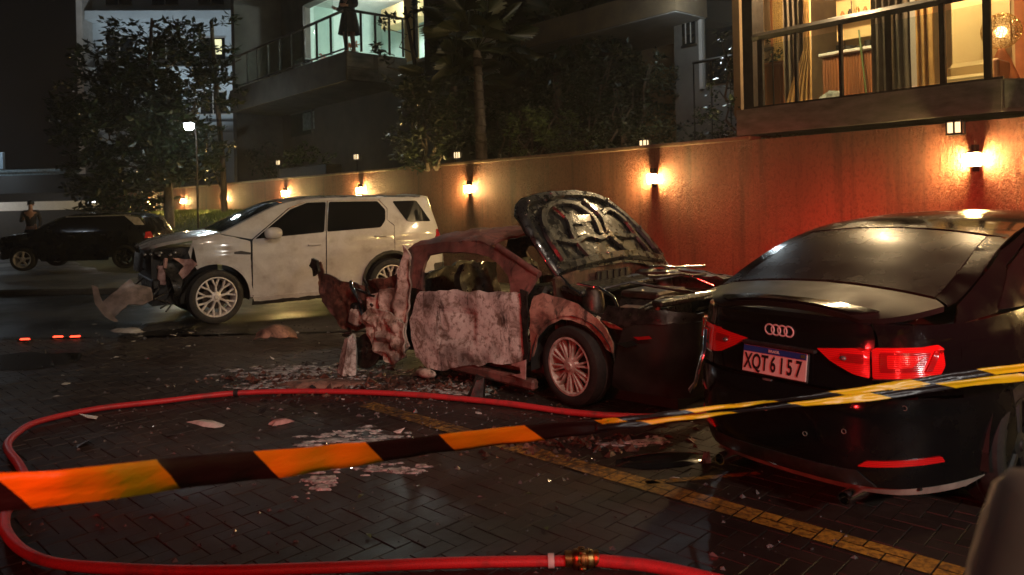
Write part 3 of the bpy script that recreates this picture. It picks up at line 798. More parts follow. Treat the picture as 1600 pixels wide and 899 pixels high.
lp = wt('table_lamp', 'lamp with round perforated patterned shade on an orange base', 'lamp', 3.24, 1.22)
MB().lathe([(0, 2.83), (.17, 2.83), (.19, 2.95), (.10, 3.2), (.035, 3.34), (0, 3.35)], axis='Z', n=24).build('base', 'terracotta', lp, 40)
M['bulb'] = emat('warm_bulb', (1, .66, .3), 5)
bm = bmesh.new(); bmesh.ops.create_icosphere(bm, subdivisions=2, radius=.07)
for v in bm.verts: v.co += Vector((0, 0, 3.55))
me = bpy.data.meshes.new('bulb'); bm.to_mesh(me); bm.free(); me.materials.append(M['bulb']); link(bpy.data.objects.new('bulb', me), lp)
sh_ = MB(); ga = pi * (3 - sqrt(5))
for i in range(230):
    zz = 1 - 2 * (i + .5) / 230; rr = sqrt(1 - zz * zz); a = ga * i; nrm = Vector((rr * cos(a), rr * sin(a), zz)); c = Vector((0, 0, 3.56)) + nrm * .215
    q = nrm.to_track_quat('Z', 'Y').to_matrix(); s_ = .016 + .004 * (i % 3)
    pts = [c + q @ Vector((cos(2 * pi * k_ / 8) * s_, sin(2 * pi * k_ / 8) * s_, 0)) for k_ in range(9)]
    sh_.tube(pts, .0045, 4, False)
sh_.build('shade', 'brass', lp)
cab = wt('dark_cabinet', 'dark wooden cabinet at the left end of the terrace', 'cabinet', .32, 1.0)
part('body', 'wood', cab, (-.02, .1, 3.2), (.34, .3, .74)); part('top', 'wood', cab, (-.02, .1, 3.585), (.40, .36, .03)); part('door', 'wood', cab, (-.02, -.06, 3.2), (.26, .02, .62))
M['woven'] = nmat('woven_cane', (.55, .36, .10), (.25, .15, .05), 60, .6)
wv = wt('woven_screen', 'yellow woven cane screen at the left end of the terrace', 'screen', .30, 1.35)
sc_ = MB()
for i in range(15): sc_.box((-.2 + i * .03, 0, 4.3), (.012, .006, 1.5))
for i in range(44): sc_.box((.01, -.005, 3.6 + i * .034), (.44, .006, .012))
sc_.build('weave', 'woven', wv); part('frame', 'wood', wv, (-.23, 0, 4.3), (.03, .03, 1.54)); part('frame', 'wood', wv, (.25, 0, 4.3), (.03, .03, 1.54))
lamp('ceiling_light_of_terrace_room', 'POINT', wp(1.5, .55, 5.0), 340, (1, .70, .36), .12)
lamp('second_ceiling_light_of_terrace_room', 'POINT', wp(3.2, .55, 5.0), 210, (1, .70, .36), .12)
# upper storeys over the terrace continue out of the frame
# ------------------------------------------------------------------ middle building behind the plants
B = wt('garden_building', 'dim rendered apartment block behind the garden plants', 'building', 0, 0)
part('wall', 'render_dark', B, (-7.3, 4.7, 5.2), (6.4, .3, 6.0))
part('wall', 'ochre', B, (-4.6, 4.55, 4.1), (.95, .3, 3.6)); 
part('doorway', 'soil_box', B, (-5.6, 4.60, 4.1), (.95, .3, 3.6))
part('wall', 'render_grey', B, (-1.95, 3.15, 4.9), (2.25, .3, 5.4))
part('balcony_slab', 'ochre', B, (-4.45, 3.3, 5.32), (4.4, 2.6, .50)); part('soffit', 'render_white', B, (-4.45, 3.3, 5.06), (4.34, 2.54, .01))
wd1 = part('window', 'tint', B, (-2.70, 2.985, 5.1), (.30, .03, .95)); part('window_frame', 'rail', wd1, (-2.70, 2.975, 5.60), (.36, .03, .04)); part('window_frame', 'rail', wd1, (-2.70, 2.975, 4.60), (.36, .03, .04))
for q in (-2.76, -2.64): part('window_bar', 'render_white', wd1, (q, 2.965, 5.1), (.015, .02, .9))
dr1 = part('glass_door', 'tint', B, (-2.0, 2.985, 4.9), (.62, .03, 2.3)); part('door_frame', 'render_white', dr1, (-2.40, 2.97, 4.9), (.08, .06, 2.4)); part('door_frame', 'render_pale', dr1, (-1.62, 2.97, 4.9), (.10, .06, 2.4))
dr2 = part('glass_door', 'tint', B, (-1.33, 2.985, 4.9), (.34, .03, 2.3)); part('door_frame', 'render_pale', dr2, (-1.12, 2.97, 4.9), (.07, .06, 2.4)); part('curtain', 'concrete_blue', dr2, (-1.38, 2.96, 4.9), (.10, .02, 2.2))
brl = MB(); brl.tube([(-1.6, 1.6, 3.95), (.34, .9, 3.80)], .03, 6)
for q in range(5): f_ = q / 4; brl.tube([(-1.6 + 1.94 * f_, 1.6 - .7 * f_, 2.4), (-1.6 + 1.94 * f_, 1.6 - .7 * f_, 3.93 - .14 * f_)], .012, 5)
brl.build('side_railing', 'rail', B)
lamp('dim_light_on_middle_building', 'POINT', wp(-1.6, 1.5, 5.0), 45, (.8, .95, 1), .1)  # added point light without a fitting, lifts the dim facade

# ------------------------------------------------------------------ left building with lit balcony
A = wt('balcony_building', 'grey apartment block with a bright first floor balcony', 'building', -11.62, .2)
part('balcony_slab', 'render_grey', A, (-4.25, .95, 5.28), (8.5, 1.9, .78), None, .01)
for i, (b0, b1, z0, z1) in enumerate([(.03, .95, 4.92, 5.24), (.03, .82, 5.26, 5.65), (.97, 1.87, 4.92, 5.64)]):
    part('edge_panel', 'concrete', A, (.006, (b0 + b1) / 2, (z0 + z1) / 2), (.02, b1 - b0, z1 - z0))
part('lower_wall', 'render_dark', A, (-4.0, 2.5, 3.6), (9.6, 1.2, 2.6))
part('upper_wall', 'render_grey', A, (-7.75, 2.1, 7.6), (1.9, .35, 3.9)); part('upper_wall', 'render_grey', A, (1.6, 2.1, 6.2), (1.5, .35, 8.0))
part('upper_wall', 'render_grey', A, (-3.7, 2.1, 8.9), (6.2, .35, .7)); part('left_end_wall', 'render_grey', A, (-8.62, 4.5, 6.0), (.3, 8.6, 7.4))
part('roof_slab', 'render_grey', A, (-3.5, 4.4, 9.4), (10.6, 8.8, .3))
part('room_back_wall', 'mint_int', A, (-3.2, 5.2, 7.2), (7.5, .1, 3.6)); part('room_side_wall', 'mint_int', A, (-6.9, 3.7, 7.2), (.1, 3.0, 3.6)); part('room_side_wall', 'white_int', A, (.75, 3.7, 7.2), (.1, 3.0, 3.6))
part('room_ceiling', 'white_int', A, (-3.2, 3.7, 8.72), (7.5, 3.1, .1)); part('room_floor', 'white_int', A, (-3.2, 3.7, 5.6), (7.5, 3.1, .1))
wdw = part('window', 'pane', A, (-6.85, 1.885, 4.45), (1.7, .02, .8)); part('window_frame', 'render_grey', wdw, (-6.85, 1.88, 4.86), (1.8, .04, .05)); part('window_frame', 'render_grey', wdw, (-6.0, 1.88, 4.45), (.06, .04, .8)); part('window_blind', 'concrete_blue', wdw, (-6.3, 1.89, 4.5), (.9, .012, .6))
rr_ = MB(); rr_.tube([(-8.3, .06, 6.78), (-.06, .06, 6.78)], .04, 6).build('top_rail', 'rail', A); MB().tube([(-.06, .06, 6.78), (-.06, 1.85, 6.78)], .04, 6).build('top_rail', 'rail', A)
MB().tube([(-8.3, .06, 5.76), (-.06, .06, 5.76)], .025, 6).build('bottom_rail', 'rail', A)
for i in range(9): part('baluster', 'rail', A, (-.08 - i * .86, .06, 6.24), (.05, .05, 1.06))
for i in range(1, 5): part('baluster', 'rail', A, (-.06, .06 + i * .44, 6.24), (.05, .05, 1.06))
for i in range(4, 9): part('glass_pane', 'pane', A, (-.08 - i * .86 + .43, .06, 6.26), (.78, .01, .9))
part('sliding_door', 'pane', A, (-5.2, 1.98, 7.0), (1.4, .02, 2.7)); part('door_frame', 'rail', A, (-6.72, 1.98, 7.1), (.12, .1, 2.9))
part('sliding_door_frame', 'rail', A, (.35, 1.98, 7.1), (.10, .1, 2.9)); part('ochre_door_panel', 'cream', A, (-.35, 2.3, 7.0), (.7, .05, 2.7))
part('wall_cabinet', 'cream', A, (-4.2, 4.6, 8.15), (2.4, .6, .7), None, .02)
lamp('balcony_room_light', 'POINT', wp(-11.62 - 3.0, .2 + 3.6, 8.2), 330, (.88, 1, .93), .2)
for i, (t, b, s_, m_, lab) in enumerate([(-2.9, .9, .22, 'cloth_pink', 'red flower pot cluster on the lit balcony, left of the person'), (-.9, .7, .2, 'terracotta', 'orange flowering plant on the lit balcony beside the person')]):
    pl = wt('potted_flowers', lab, 'potted plant', -11.62 + t, .2 + b, 5.67)
    MB().lathe([(0, 0), (.10, 0), (.15, .2), (.13, .2), (0, .17)], axis='Z', n=16).build('pot', 'white_plastic', pl, 40)
    M['flower%d' % i] = leafmat('red_petals' if i == 0 else 'orange_petals', (.6, .06, .05) if i == 0 else (.7, .2, .04), (.75, .12, .1) if i == 0 else (.8, .3, .08))
    leaves('foliage', [((0, 0, .32), (s_, s_, s_ * .7), 1)], 160, .09, M['flower%d' % i], pl)
st = wt('balcony_stool', 'small grey side table behind the balcony rails', 'table', -11.62 - 4.9, .2 + 1.1, 5.67)
part('top', 'concrete_blue', st, (0, 0, .62), (.7, .4, .05)); 
for sx in (-.3, .3):
    for sy in (-.15, .15): part('leg', 'rail', st, (sx, sy, .3), (.04, .04, .6))
part('drawer', 'concrete_blue', st, (-.05, 0, .42), (.5, .36, .3))

# ------------------------------------------------------------------ pale building far left behind the tree
P = thing('pale_apartment_tower', 'pale blue-grey floodlit apartment block behind the big tree', 'building', (-25.2, 45, 0), radians(4))
part('wall', 'render_pale', P, (7.5, 4.2, 8), (15, 8, 16)); part('fin_wall', 'render_white', P, (.15, -.4, 8.4), (.35, 1.2, 16.4))
part('balcony_edge', 'render_pale', P, (7.6, -.35, 13.0), (14.4, 1.1, .5)); part('balcony_edge', 'render_pale', P, (7.6, -.35, 9.7), (14.4, 1.1, .5)); part('balcony_edge', 'render_pale', P, (7.6, -.35, 6.4), (14.4, 1.1, .5))
M['win_cool'] = emat('lit_window_cool', (.75, .9, 1), .9); M['win_warm'] = emat('lit_window_warm', (1, .9, .5), .8)
for fz in (7.9, 11.2, 14.5):
    for i in range(5):
        x = 1.9 + i * 2.7
        w_ = part('window', 'tint', P, (x, .17, fz), (1.5, .06, 1.3)); part('window_frame', 'render_white', w_, (x, .14, fz + .68), (1.62, .06, .06)); part('window_frame', 'render_white', w_, (x, .14, fz - .68), (1.62, .06, .06)); part('mullion', 'render_white', w_, (x, .13, fz), (.05, .05, 1.3))
        if (fz, i) in ((11.2, 2), (11.2, 3)): part('lit_pane', 'win_warm' if i == 2 else 'win_cool', w_, (x + .35, .12, fz + .1), (.45, .02, .9))
lamp('floodlight_on_pale_tower', 'SPOT', (-19.5, 36.5, 4.5), 3000, (.78, .92, 1), .3, (-18.2, 45, 14.5), 80, .6)
P2 = thing('low_far_building', 'low dark blue-grey flat-roofed building at the far left', 'building', (-33, 50, 0), 0)
part('wall', 'concrete_blue', P2, (0, 3, 2.1), (14, 6, 4.2)); part('roof_edge', 'concrete_blue', P2, (0, 2.9, 4.28), (14.4, 6.4, .18)); part('window', 'win_cool', P2, (-.9, -.02, 4.0), (.1, .03, .1))
wlit = part('lit_sign_board', 'render_pale', P2, (-1.6, -.1, 5.0), (2.2, .2, 1.1))
lamp('cool_light_on_low_building', 'POINT', (-35.5, 46.0, 5.3), 260, (.5, .75, 1), .2)
lw = thing('low_white_wall', 'long low whitewashed wall behind the parked dark car', 'wall', (-29, 36, 0), radians(-2))
part('wall_face', 'white_int', lw, (0, .1, 1.85), (19, .2, .42)); part('base', 'soil_box', lw, (0, .15, .8), (19, .2, 1.7))
lamp('light_on_white_wall', 'POINT', (-27.5, 33.5, 3.2), 420, (1, .95, .9), .1)
rf = thing('dark_shed', 'long low dark-roofed shed behind the white wall', 'building', (-33, 42, 0), radians(-2))
part('wall', 'soil_box', rf, (0, 2, 1.3), (26, 4, 2.6)); MB().prism([(-.3, 2.6), (4.3, 2.6), (2, 3.7)], -13, 13, lambda x, y, h: (h, x, y)).build('roof', 'soil_box', rf)
# white floodlight low at the wall end
fl = thing('floodlight', 'small white floodlight at the end of the low white wall', 'lamp', (-15.4, 27.6, 0), 0)
MB().tube([(0, 0, 0), (0, 0, 1.85)], .03, 8).build('post', 'rail', fl)
M['flood'] = emat('floodlight_lens', (.9, .95, 1), 9)
part('housing', 'rail', fl, (0, .05, 1.95), (.34, .12, .24), radians(10), .02); part('lens', 'flood', fl, (.02, -.018, 1.95), (.28, .02, .16), radians(10))
# street lamp
sl_ = thing('street_lamp', 'tall street lamp with dazzling white head among the tree leaves', 'street lamp', (-9.55, 22.95, 0), 0)
MB().tube([(0, 0, 0), (0, 0, 3.75), (0, -.1, 4.02), (0, -.35, 4.12)], [.03, .026, .024, .024], 10).build('pole', 'rail', sl_, 60)
M['street'] = emat('street_lamp_lens', (.80, .95, 1), 130)
part('head', 'rail', sl_, (0, -.5, 4.145), (.26, .5, .09), None, .03)
MB().lathe([(0, 3.90), (.08, 3.92), (.13, 3.99), (.14, 4.095), (0, 4.095)], (0, -.5, 0), 'Z', 20).build('lens', 'street', sl_, 60)
sl2 = thing('street_lamp', 'street lamp cut off by the left edge of the photo', 'street lamp', (-32.95, 48, 0), 0)
MB().tube([(0, 0, 0), (0, 0, 7.7)], [.09, .06], 10).build('pole', 'rail', sl2, 60); part('head', 'rail', sl2, (0, -.35, 7.75), (.3, .8, .1), None, .03)
M['street2'] = emat('far_street_lamp_lens', (.8, .92, 1), 90)
part('lens', 'street2', sl2, (0, -.5, 7.66), (.24, .34, .08))

# ------------------------------------------------------------------ trees and plants
def tree(label, base, trunk_pts, rad, limbs, blobs, n, size, mat='leaf'):
    r = thing('broadleaf_tree', label, 'tree', base, 0)
    tr = MB(); tr.tube(trunk_pts, rad, 9)
    for L_ in limbs: tr.tube(wob(L_[0], L_[1], 5, .5, L_[0][2]), [L_[2] * (1 - .14 * i) for i in range(6)], 6)
    tr.build('trunk', 'bark', r, 60)
    leaves('crown', blobs, n, size, mat, r)
    return r
# big tree with trunk hidden among the lamps, base at (-12.1, 27)
bt = (-11.9, 24.6, 1.2)
bl = [((-1.4, -.6, 3.0), (1.3, 1.0, 1.1), 3), ((-.4, .2, 3.9), (1.7, 1.2, 1.2), 5), ((.9, -.3, 3.3), (1.2, 1, 1.2), 3.5), ((1.0, 0, 5.0), (1.3, 1, .9), 1.8), ((-1.2, 0, 5.1), (1.2, 1, .9), 1.6), ((2.3, .1, 4.3), (.8, .8, .8), .9),
      ((0, .3, 6.0), (1.8, .8, .7), 1.2), ((-1.7, 0, 1.6), (1.0, .8, .8), 1.6), ((.2, -.2, 1.9), (1.8, .9, .8), 2.8), ((1.8, -.2, 1.9), (.9, .8, .8), 1.1), ((-2.3, -.4, 3.9), (.6, .6, .8), .5), ((-1.0, .1, .8), (1.6, .6, .5), 1.2), ((1.2, .1, 2.4), (1.6, .6, 1.0), 1.2)]
tree('large dark leafy tree in front of the pale floodlit block', bt, [(.75, 0, -.3), (.7, 0, 1.2), (.5, .05, 2.4), (.35, 0, 3.6), (.2, 0, 5.2), (.3, 0, 6.6)], [.16, .14, .12, .09, .07, .04],
     [((.6, 0, 1.9), (-1.6, -.4, 3.2), .06), ((.5, 0, 2.4), (1.9, -.1, 4.2), .055), ((.4, 0, 3.1), (-1.1, 0, 5.3), .05), ((.3, 0, 4), (1.3, 0, 5.6), .045), ((.6, 0, 1.4), (-1.6, 0, 2.2), .05)], bl, 12500, .27)
bt2 = (-9.9, 25.2, 1.2)
tree('slender pale-barked forked tree in front of the wall', bt2, [(.33, 0, -.3), (.30, 0, .5), (.27, 0, 2.0), (.12, 0, 4.2), (.0, 0, 6.6)], [.12, .105, .09, .08, .06],
     [((.30, 0, .35), (-.22, 0, 2.3), .05), ((-.22, 0, 2.3), (-.55, .1, 5.2), .04), ((.15, 0, 4.0), (-1.2, 0, 5.0), .03), ((.1, 0, 4.8), (1.2, 0, 5.6), .03), ((.05, 0, 5.6), (-1.1, 0, 6.3), .025)],
     [((-.6, 0, 4.9), (.7, .6, .5), 1), ((.2, 0, 6.2), (1.0, .6, .7), 1.8), ((-.5, 0, 3.6), (.8, .6, .6), 1.1), ((.6, 0, 5.4), (.6, .5, .5), .7), ((-1.2, 0, 6.2), (.8, .5, .6), 1)], 620, .24)
def bush(label, base, blobs, n, size, mat, cat='bush', stems=5, name='shrub', h=1.2):
    r = thing(name, label, cat, base, 0)
    s_ = MB()
    for i in range(stems):
        b = blobs[i % len(blobs)]; s_.tube(wob((random.uniform(-.15, .15), random.uniform(-.1, .1), 0), Vector(b[0]) + Vector((random.uniform(-.2, .2), 0, b[1][2] * .5)), 4, .2, i), [.03, .025, .02, .015, .008], 5)
    s_.build('stem', 'bark', r, 60)
    leaves('foliage', blobs, n, size, mat, r, 'stuff')
    return r
def leaves_wrap(): pass
_leaves = leaves
def leaves(name, blobs, n, size, mat, parent=None, kind='stuff', **kw): return _leaves(name, blobs, n, size, mat, parent, kind='stuff')
tree('leafy branches in front of the balcony corner', (-2.1, 17.6, 2.28), [(0, 0, 0), (0, 0, 1.4), (-.1, 0, 2.6), (-.3, 0, 3.9)], [.07, .06, .05, .03],
     [((-.1, 0, 2.2), (-.9, 0, 2.9), .025), ((-.1, 0, 2.8), (-.8, -.1, 3.5), .02), ((-.2, 0, 3.2), (.5, 0, 4.0), .02)],
     [((-.7, 0, 2.9), (.45, .3, .35), 1), ((-.6, 0, 3.6), (.5, .4, .3), 1), ((.2, 0, 4.1), (.6, .5, .4), 1.6), ((-.4, 0, 2.2), (.5, .3, .3), 1)], 330, .17)
def fan_palm(label, base, h, nf, R, sd, lean=0):
    rnd = random.Random(sd)
    r = thing('fan_palm', label, 'palm tree', base, 0)
    tr = MB(); tr.tube([(lean * (i / 6)**1.5, 0, h * i / 6) for i in range(7)], [.13 - .008 * i for i in range(7)], 9)
    for i in range(14): tr.lathe([(.125 - .003 * i, h * i / 14), (.15 - .003 * i, h * i / 14 + .03), (.12 - .003 * i, h * i / 14 + .06)], (lean * (i / 14)**1.5, 0, 0), 'Z', 9)
    tr.build('trunk', 'bark', r, 50)
    for k in range(nf):
        az = 2 * pi * k / nf + rnd.uniform(-.3, .3); el = rnd.uniform(-.5, 1.2); st_ = Vector((cos(az) * cos(el), sin(az) * cos(el), sin(el)))
        o = Vector((lean, 0, h)); L_ = rnd.uniform(.4, .75) * R; tip = o + st_ * L_ + Vector((0, 0, -.1 * L_))
        fm = MB(); fm.tube([o, (o + tip) / 2 + Vector((0, 0, .06)), tip], [.016, .012, .008], 4)
        side = st_.cross(Vector((0, 0, 1))).normalized(); up = side.cross(st_)
        for j in range(15):
            a = -1.25 + 2.5 * j / 14; d_ = (st_ * cos(a) + side * sin(a)).normalized(); q = R * .55 * (1 - .25 * abs(a))
            w_ = (side * cos(a) - st_ * sin(a)) * .03; m_ = tip + d_ * q * .55 + up * .02; e_ = tip + d_ * q - Vector((0, 0, .28 * q))
            n_ = len(fm.v); fm.v += [tip, m_ + w_, e_, m_ - w_]; fm.f += [(n_, n_ + 1, n_ + 2), (n_, n_ + 2, n_ + 3)]
        fm.build('frond', 'palm', r)
    return r
fan_palm('dark fan palm left of the garden, nearest the balcony corner', (-1.35, 16.9, 2.28), 1.9, 22, 1.25, 1, .1)
fan_palm('dark fan palm with stout trunk in the middle of the garden', (-.62, 15.9, 2.28), 2.5, 26, 1.35, 2, -.05)
bush('dense near-black shrub between the balcony corner and the palms', (-1.7, 16.2, 2.28), [((-.2, 0, .7), (.7, .5, .7), 2), ((.5, 0, 1.2), (.6, .5, .8), 2), ((-.3, 0, 1.7), (.5, .4, .5), 1)], 2600, .14, 'leaf')
bush('dense dark climbing foliage in front of the middle facade', (1.4, 16.3, 2.28), [((-.4, 0, 1.5), (.8, .5, .9), 2), ((.7, 0, 2.0), (.9, .5, .8), 2), ((1.5, -.8, 1.3), (.7, .4, .8), 1.4)], 3000, .14, 'leaf')
fan_palm('tall dark fan palm behind the hedge at centre', (1.05, 17.6, 2.28), 2.8, 26, 1.5, 3, .1)
bush('light green leafy shrub behind the wall left of the raised hood', (.35, 15.3, 2.28), [((.1, 0, .5), (.55, .4, .5), 2), ((.55, 0, .85), (.5, .4, .45), 2), ((-.1, 0, 1.0), (.3, .3, .3), .6), ((1.0, 0, .45), (.5, .4, .4), 1.4)], 1500, .12, 'leaf_light')
bush('low hedge along the wall top right of the light green shrub', (1.9, 13.6, 2.28), [((-.6, .6, .25), (.7, .4, .35), 2), ((.1, 0, .35), (.7, .4, .4), 2), ((.8, -.7, .3), (.7, .4, .35), 2), ((.2, .3, .9), (.5, .4, .4), .7)], 2200, .10, 'leaf')
bush('dark glossy shrub beside the terrace railing', (3.65, 12.0, 2.28), [((-.15, 0, .7), (.55, .45, .6), 2), ((.35, -.1, 1.2), (.55, .4, .6), 2), ((-.1, .1, 1.6), (.4, .3, .4), 1), ((.55, -.3, .5), (.45, .35, .4), 1.2)], 2600, .085, 'leaf_gloss')
bush('sparse reddish-green shrub behind the hedge', (2.2, 14.6, 2.28), [((0, 0, 1.1), (.6, .4, .7), 2), ((.6, -.2, 1.6), (.4, .3, .5), 1)], 900, .11, 'leaf')
bush('small shrub on the wall top below the terrace corner', (3.85, 10.75, 2.28), [((-.3, .25, .25), (.4, .25, .25), 1), ((.1, -.05, .3), (.35, .25, .25), 1)], 700, .07, 'leaf_light')
pb = wt('planter_box', 'dark planter trough above the wall below the lit balcony', 'planter', -15.2, .75, 2.28)
part('trough', 'soil_box', pb, (0, 0, .25), (3.4, .5, .5), None, .02)
_leaves('foliage', [((-1.1, 0, .8), (.5, .3, .35), 1), ((-.2, 0, .85), (.5, .3, .4), 1.4), ((.9, 0, .7), (.6, .3, .3), 1)], 800, .11, 'leaf_light', pb)
bush('dark shrub under the balcony at the slender tree', tuple(wp(-18.9, 1.0, 2.28)), [((0, 0, .9), (.8, .5, .7), 2), ((.8, 0, .6), (.7, .4, .5), 1)], 1100, .13, 'leaf')
bush('dark spreading shrub between palms and building', (-.1, 18.0, 2.28), [((0, 0, 1.1), (1.2, .6, .9), 2), ((1.6, 0, 1.5), (1.0, .6, 1.1), 2), ((3.0, -.4, 1.5), (1.0, .6, 1.1), 2)], 3200, .15, 'leaf')
bush('dark low foliage at the far end of the wall', (-14.6, 29.2, 1.5), [((-.6, 0, .6), (.9, .5, .6), 1), ((.7, -.6, .4), (.8, .5, .4), 1)], 900, .16, 'leaf')
# ================================================================== vehicles
def ellip(name, c, r, mat, parent, sub=3, cut=None, pw=1):
    bm = bmesh.new(); bmesh.ops.create_icosphere(bm, subdivisions=sub, radius=1)
    for v in bm.verts:
        q = v.co; q = Vector([abs(a)**pw * (1 if a > 0 else -1) for a in q]) if pw != 1 else q
        v.co = Vector((q.x * r[0] + c[0], q.y * r[1] + c[1], q.z * r[2] + c[2]))
    me = bpy.data.meshes.new(name); bm.to_mesh(me); bm.free(); me.materials.append(M[mat])
    me.polygons.foreach_set('use_smooth', [True] * len(me.polygons))
    return link(bpy.data.objects.new(name, me), parent)
def jag(poly, amp=.012, step=.06, sd=0):
    out = []; n = len(poly)
    for i in range(n):
        a = Vector(poly[i][:2]); b = Vector(poly[(i + 1) % n][:2]); k = max(1, int((b - a).length / step))
        for j in range(k):
            p = a.lerp(b, j / k); q = Vector((noise.noise((p.x * 9 + sd, p.y * 9, 3)), noise.noise((p.x * 9, p.y * 9 + sd, 8)))) * amp * 2
            out.append(tuple(p + q))
    return out

# ---------------------------------------------------------------- white SUV with torn front bumper
suv = thing('damaged_suv', 'white suv with torn-off front bumper and dented dusty side', 'car', (-4.075 - .545 * .93, 10.338 + .839 * .93, 0), radians(33))
zs = [(-.95, 1.02), (-.85, 1.075), (-.6, 1.15), (-.3, 1.195), (.05, 1.24), (.3, 1.36), (.55, 1.49), (.8, 1.605), (1.0, 1.66), (1.29, 1.695), (1.6, 1.707), (2.4, 1.703), (3.2, 1.685), (3.6, 1.66)]
SV = Shell(-.93, 3.70, .93, 3.6, 6, lambda u: smooth_tab(zs, u), 1.08, .235, ff=lambda z: .10 * max(0, z - .75), rf=lambda z: lerp_tab([(.95, 0), (1.3, .17), (1.68, .40)], z), crown=.045, shear=.5)
def suv_dent(u, z):
    d = -.022 * math.exp(-((u - 1.35) / .28)**2 - ((z - .72) / .22)**2) - .02 * math.exp(-((u - 2.0) / .2)**2 - ((z - .62) / .2)**2)
    d += .012 * max(0, 1 - abs(z - .93) / .05) - .010 * max(0, 1 - abs(z - .42) / .12)
    d += .014 * (noise.noise((u * 4.5, z * 4.5, 1))) * math.exp(-((z - .65) / .3)**2) * (u > .45)
    return d
wp_ = 'suv_white'
panel('fender', jag([(-.28, 1.15), (.06, 1.222), (.47, 1.113), (.482, .33)] + arc(0, .37, .455, -6, 118), .006) + [(-.30, .90), (-.33, 1.0)], SV.side, wp_, suv, .07, disp=suv_dent)
fd = panel('door', rpoly([(.495, .31), (1.55, .315), (1.56, 1.655), (1.24, 1.655), (.985, 1.555), (.50, 1.13)], .02), SV.side, wp_, suv, .06, disp=suv_dent)
rd = panel('door', [(1.568, .315), (2.10, .325), (2.15, .42)] + arc(2.6, .38, .455, 176, 97) + [(2.655, .865), (2.655, 1.25), (2.53, 1.345), (2.53, 1.52), (2.385, 1.655), (1.572, 1.658)], SV.side, wp_, suv, .06, disp=suv_dent)
panel('roof_rail', [(.06, 1.232), (.49, 1.14), (.975, 1.57), (1.235, 1.665), (2.39, 1.667), (2.42, 1.70), (1.6, 1.704), (1.29, 1.692), (1.0, 1.657), (.8, 1.60), (.55, 1.485), (.3, 1.355)], SV.side, wp_, suv, .06)
panel('quarter_panel', [(2.663, .865)] + arc(2.6, .38, .455, 80, -6) + [(3.45, .40), (3.58, .5), (3.58, 1.66), (3.2, 1.682), (2.43, 1.70), (2.40, 1.664), (2.54, 1.525), (2.54, 1.348), (2.663, 1.258)], SV.side, wp_, suv, .06, disp=suv_dent)
panel('hood', [(u, -1) for u in (-.90, -.6, -.3, 0)] + [(.06, -.99), (.02, -.5), (0, 0), (.02, .5), (.06, .99)] + [(u, 1) for u in (0, -.3, -.6, -.90)], SV.top, wp_, suv, .1, .045, disp=lambda u, a: -.012 * max(0, 1 - abs(abs(a) - .62) / .1) + .015 * noise.noise((u * 3, a * 3, 5)))
ws = panel('windscreen', [(.10, -.9), (.86, -.88), (.90, 0), (.86, .88), (.10, .9), (.05, 0)], SV.top, 'tint', suv, .09)
for s_ in (-1, 1): panel('pillar', [(.07, s_), (.07, s_ * .91), (.87, s_ * .885), (.90, s_)], SV.top, wp_, suv, .06)
panel('roof', rpoly([(.905, -1), (3.62, -1), (3.66, 0), (3.62, 1), (.905, 1), (.93, 0)], 0), SV.top, wp_, suv, .12)
panel('rear_face', [(-.74, .45), (.74, .45), (.72, 1.66), (-.72, 1.66)], SV.wrap1, wp_, suv, .1, flip=True)
panel('rear_window', rpoly([(-.62, 1.15), (.62, 1.15), (.58, 1.58), (-.58, 1.58)], .05), SV.wrap1, 'tint', suv, .1, off=.006, flip=True)
panel('rear_bumper', rpoly([(-.98, .28), (.98, .28), (1.02, .62), (-1.02, .62)], .05), SV.wrap1, 'black_trim', suv, .1, off=.01, flip=True)
for w_, nm in ((rpoly([(.53, 1.14), (1.53, 1.195), (1.535, 1.642), (1.25, 1.640), (1.0, 1.543)], .03), fd), (rpoly([(1.575, 1.198), (2.43, 1.232), (2.505, 1.34), (2.505, 1.50), (2.37, 1.640), (1.58, 1.644)], .03), rd)):
    panel('window', w_, SV.side, 'tint', nm, .08, off=.004)
panel('quarter_window', rpoly([(2.62, 1.63), (3.04, 1.635), (3.36, 1.295), (2.88, 1.305)], .03), SV.side, 'tint', suv, .04, off=.014)
panel('window_bar', [(1.545, 1.21), (1.565, 1.21), (1.565, 1.64), (1.545, 1.64)], SV.side, 'concrete', suv, .06, off=.008)
panel('taillight', rpoly([(3.42, 1.02), (3.57, .95), (3.57, 1.16), (3.50, 1.17)], .02), SV.side, 'red_dark', suv, .05, off=.012)
panel('sill', jag([(.47, .20), (2.14, .22), (2.12, .315), (.49, .305)], .008), SV.side, 'black_trim', suv, .08, off=-.015)
panel('torn_sill_cover', jag([(.50, .255), (1.75, .285), (1.74, .34), (.50, .325)], .016, .04, 4), SV.side, wp_, suv, .05, off=.006)
for a0, nm in ((0, .37), (2.6, .38)):
    P_ = arc(a0, nm, .495, -2, 182 if a0 else 120) + arc(a0, nm, .448, 182 if a0 else 120, -2)
    panel('arch_trim', P_, SV.side, 'black_trim' if a0 else wp_, suv, .05, off=.010)
    lin = MB(); n_ = 16
    for i in range(n_ + 1):
        a = radians(-10 + 200 * i / n_)
        for y in (-.90, -.60): lin.v.append(Vector((a0 + .452 * cos(a), y, nm + .452 * sin(a))))
    lin.f = [(2 * i, 2 * i + 1, 2 * i + 3, 2 * i + 2) for i in range(n_)]; lin.build('wheel_well', 'soil_box', suv)
panel('fender_vent', rpoly([(.25, .945), (.47, .925), (.47, .955), (.34, .985), (.25, .975)], .01), SV.side, 'black_trim', suv, .05, off=.010)
for u, z in ((1.38, 1.02), (2.42, 1.10)): 
    hq = SV.side(u, z); part('door_handle', wp_, fd if u < 1.5 else rd, (hq[0], hq[1] - .02, hq[2]), (.20, .03, .03), None, .01)
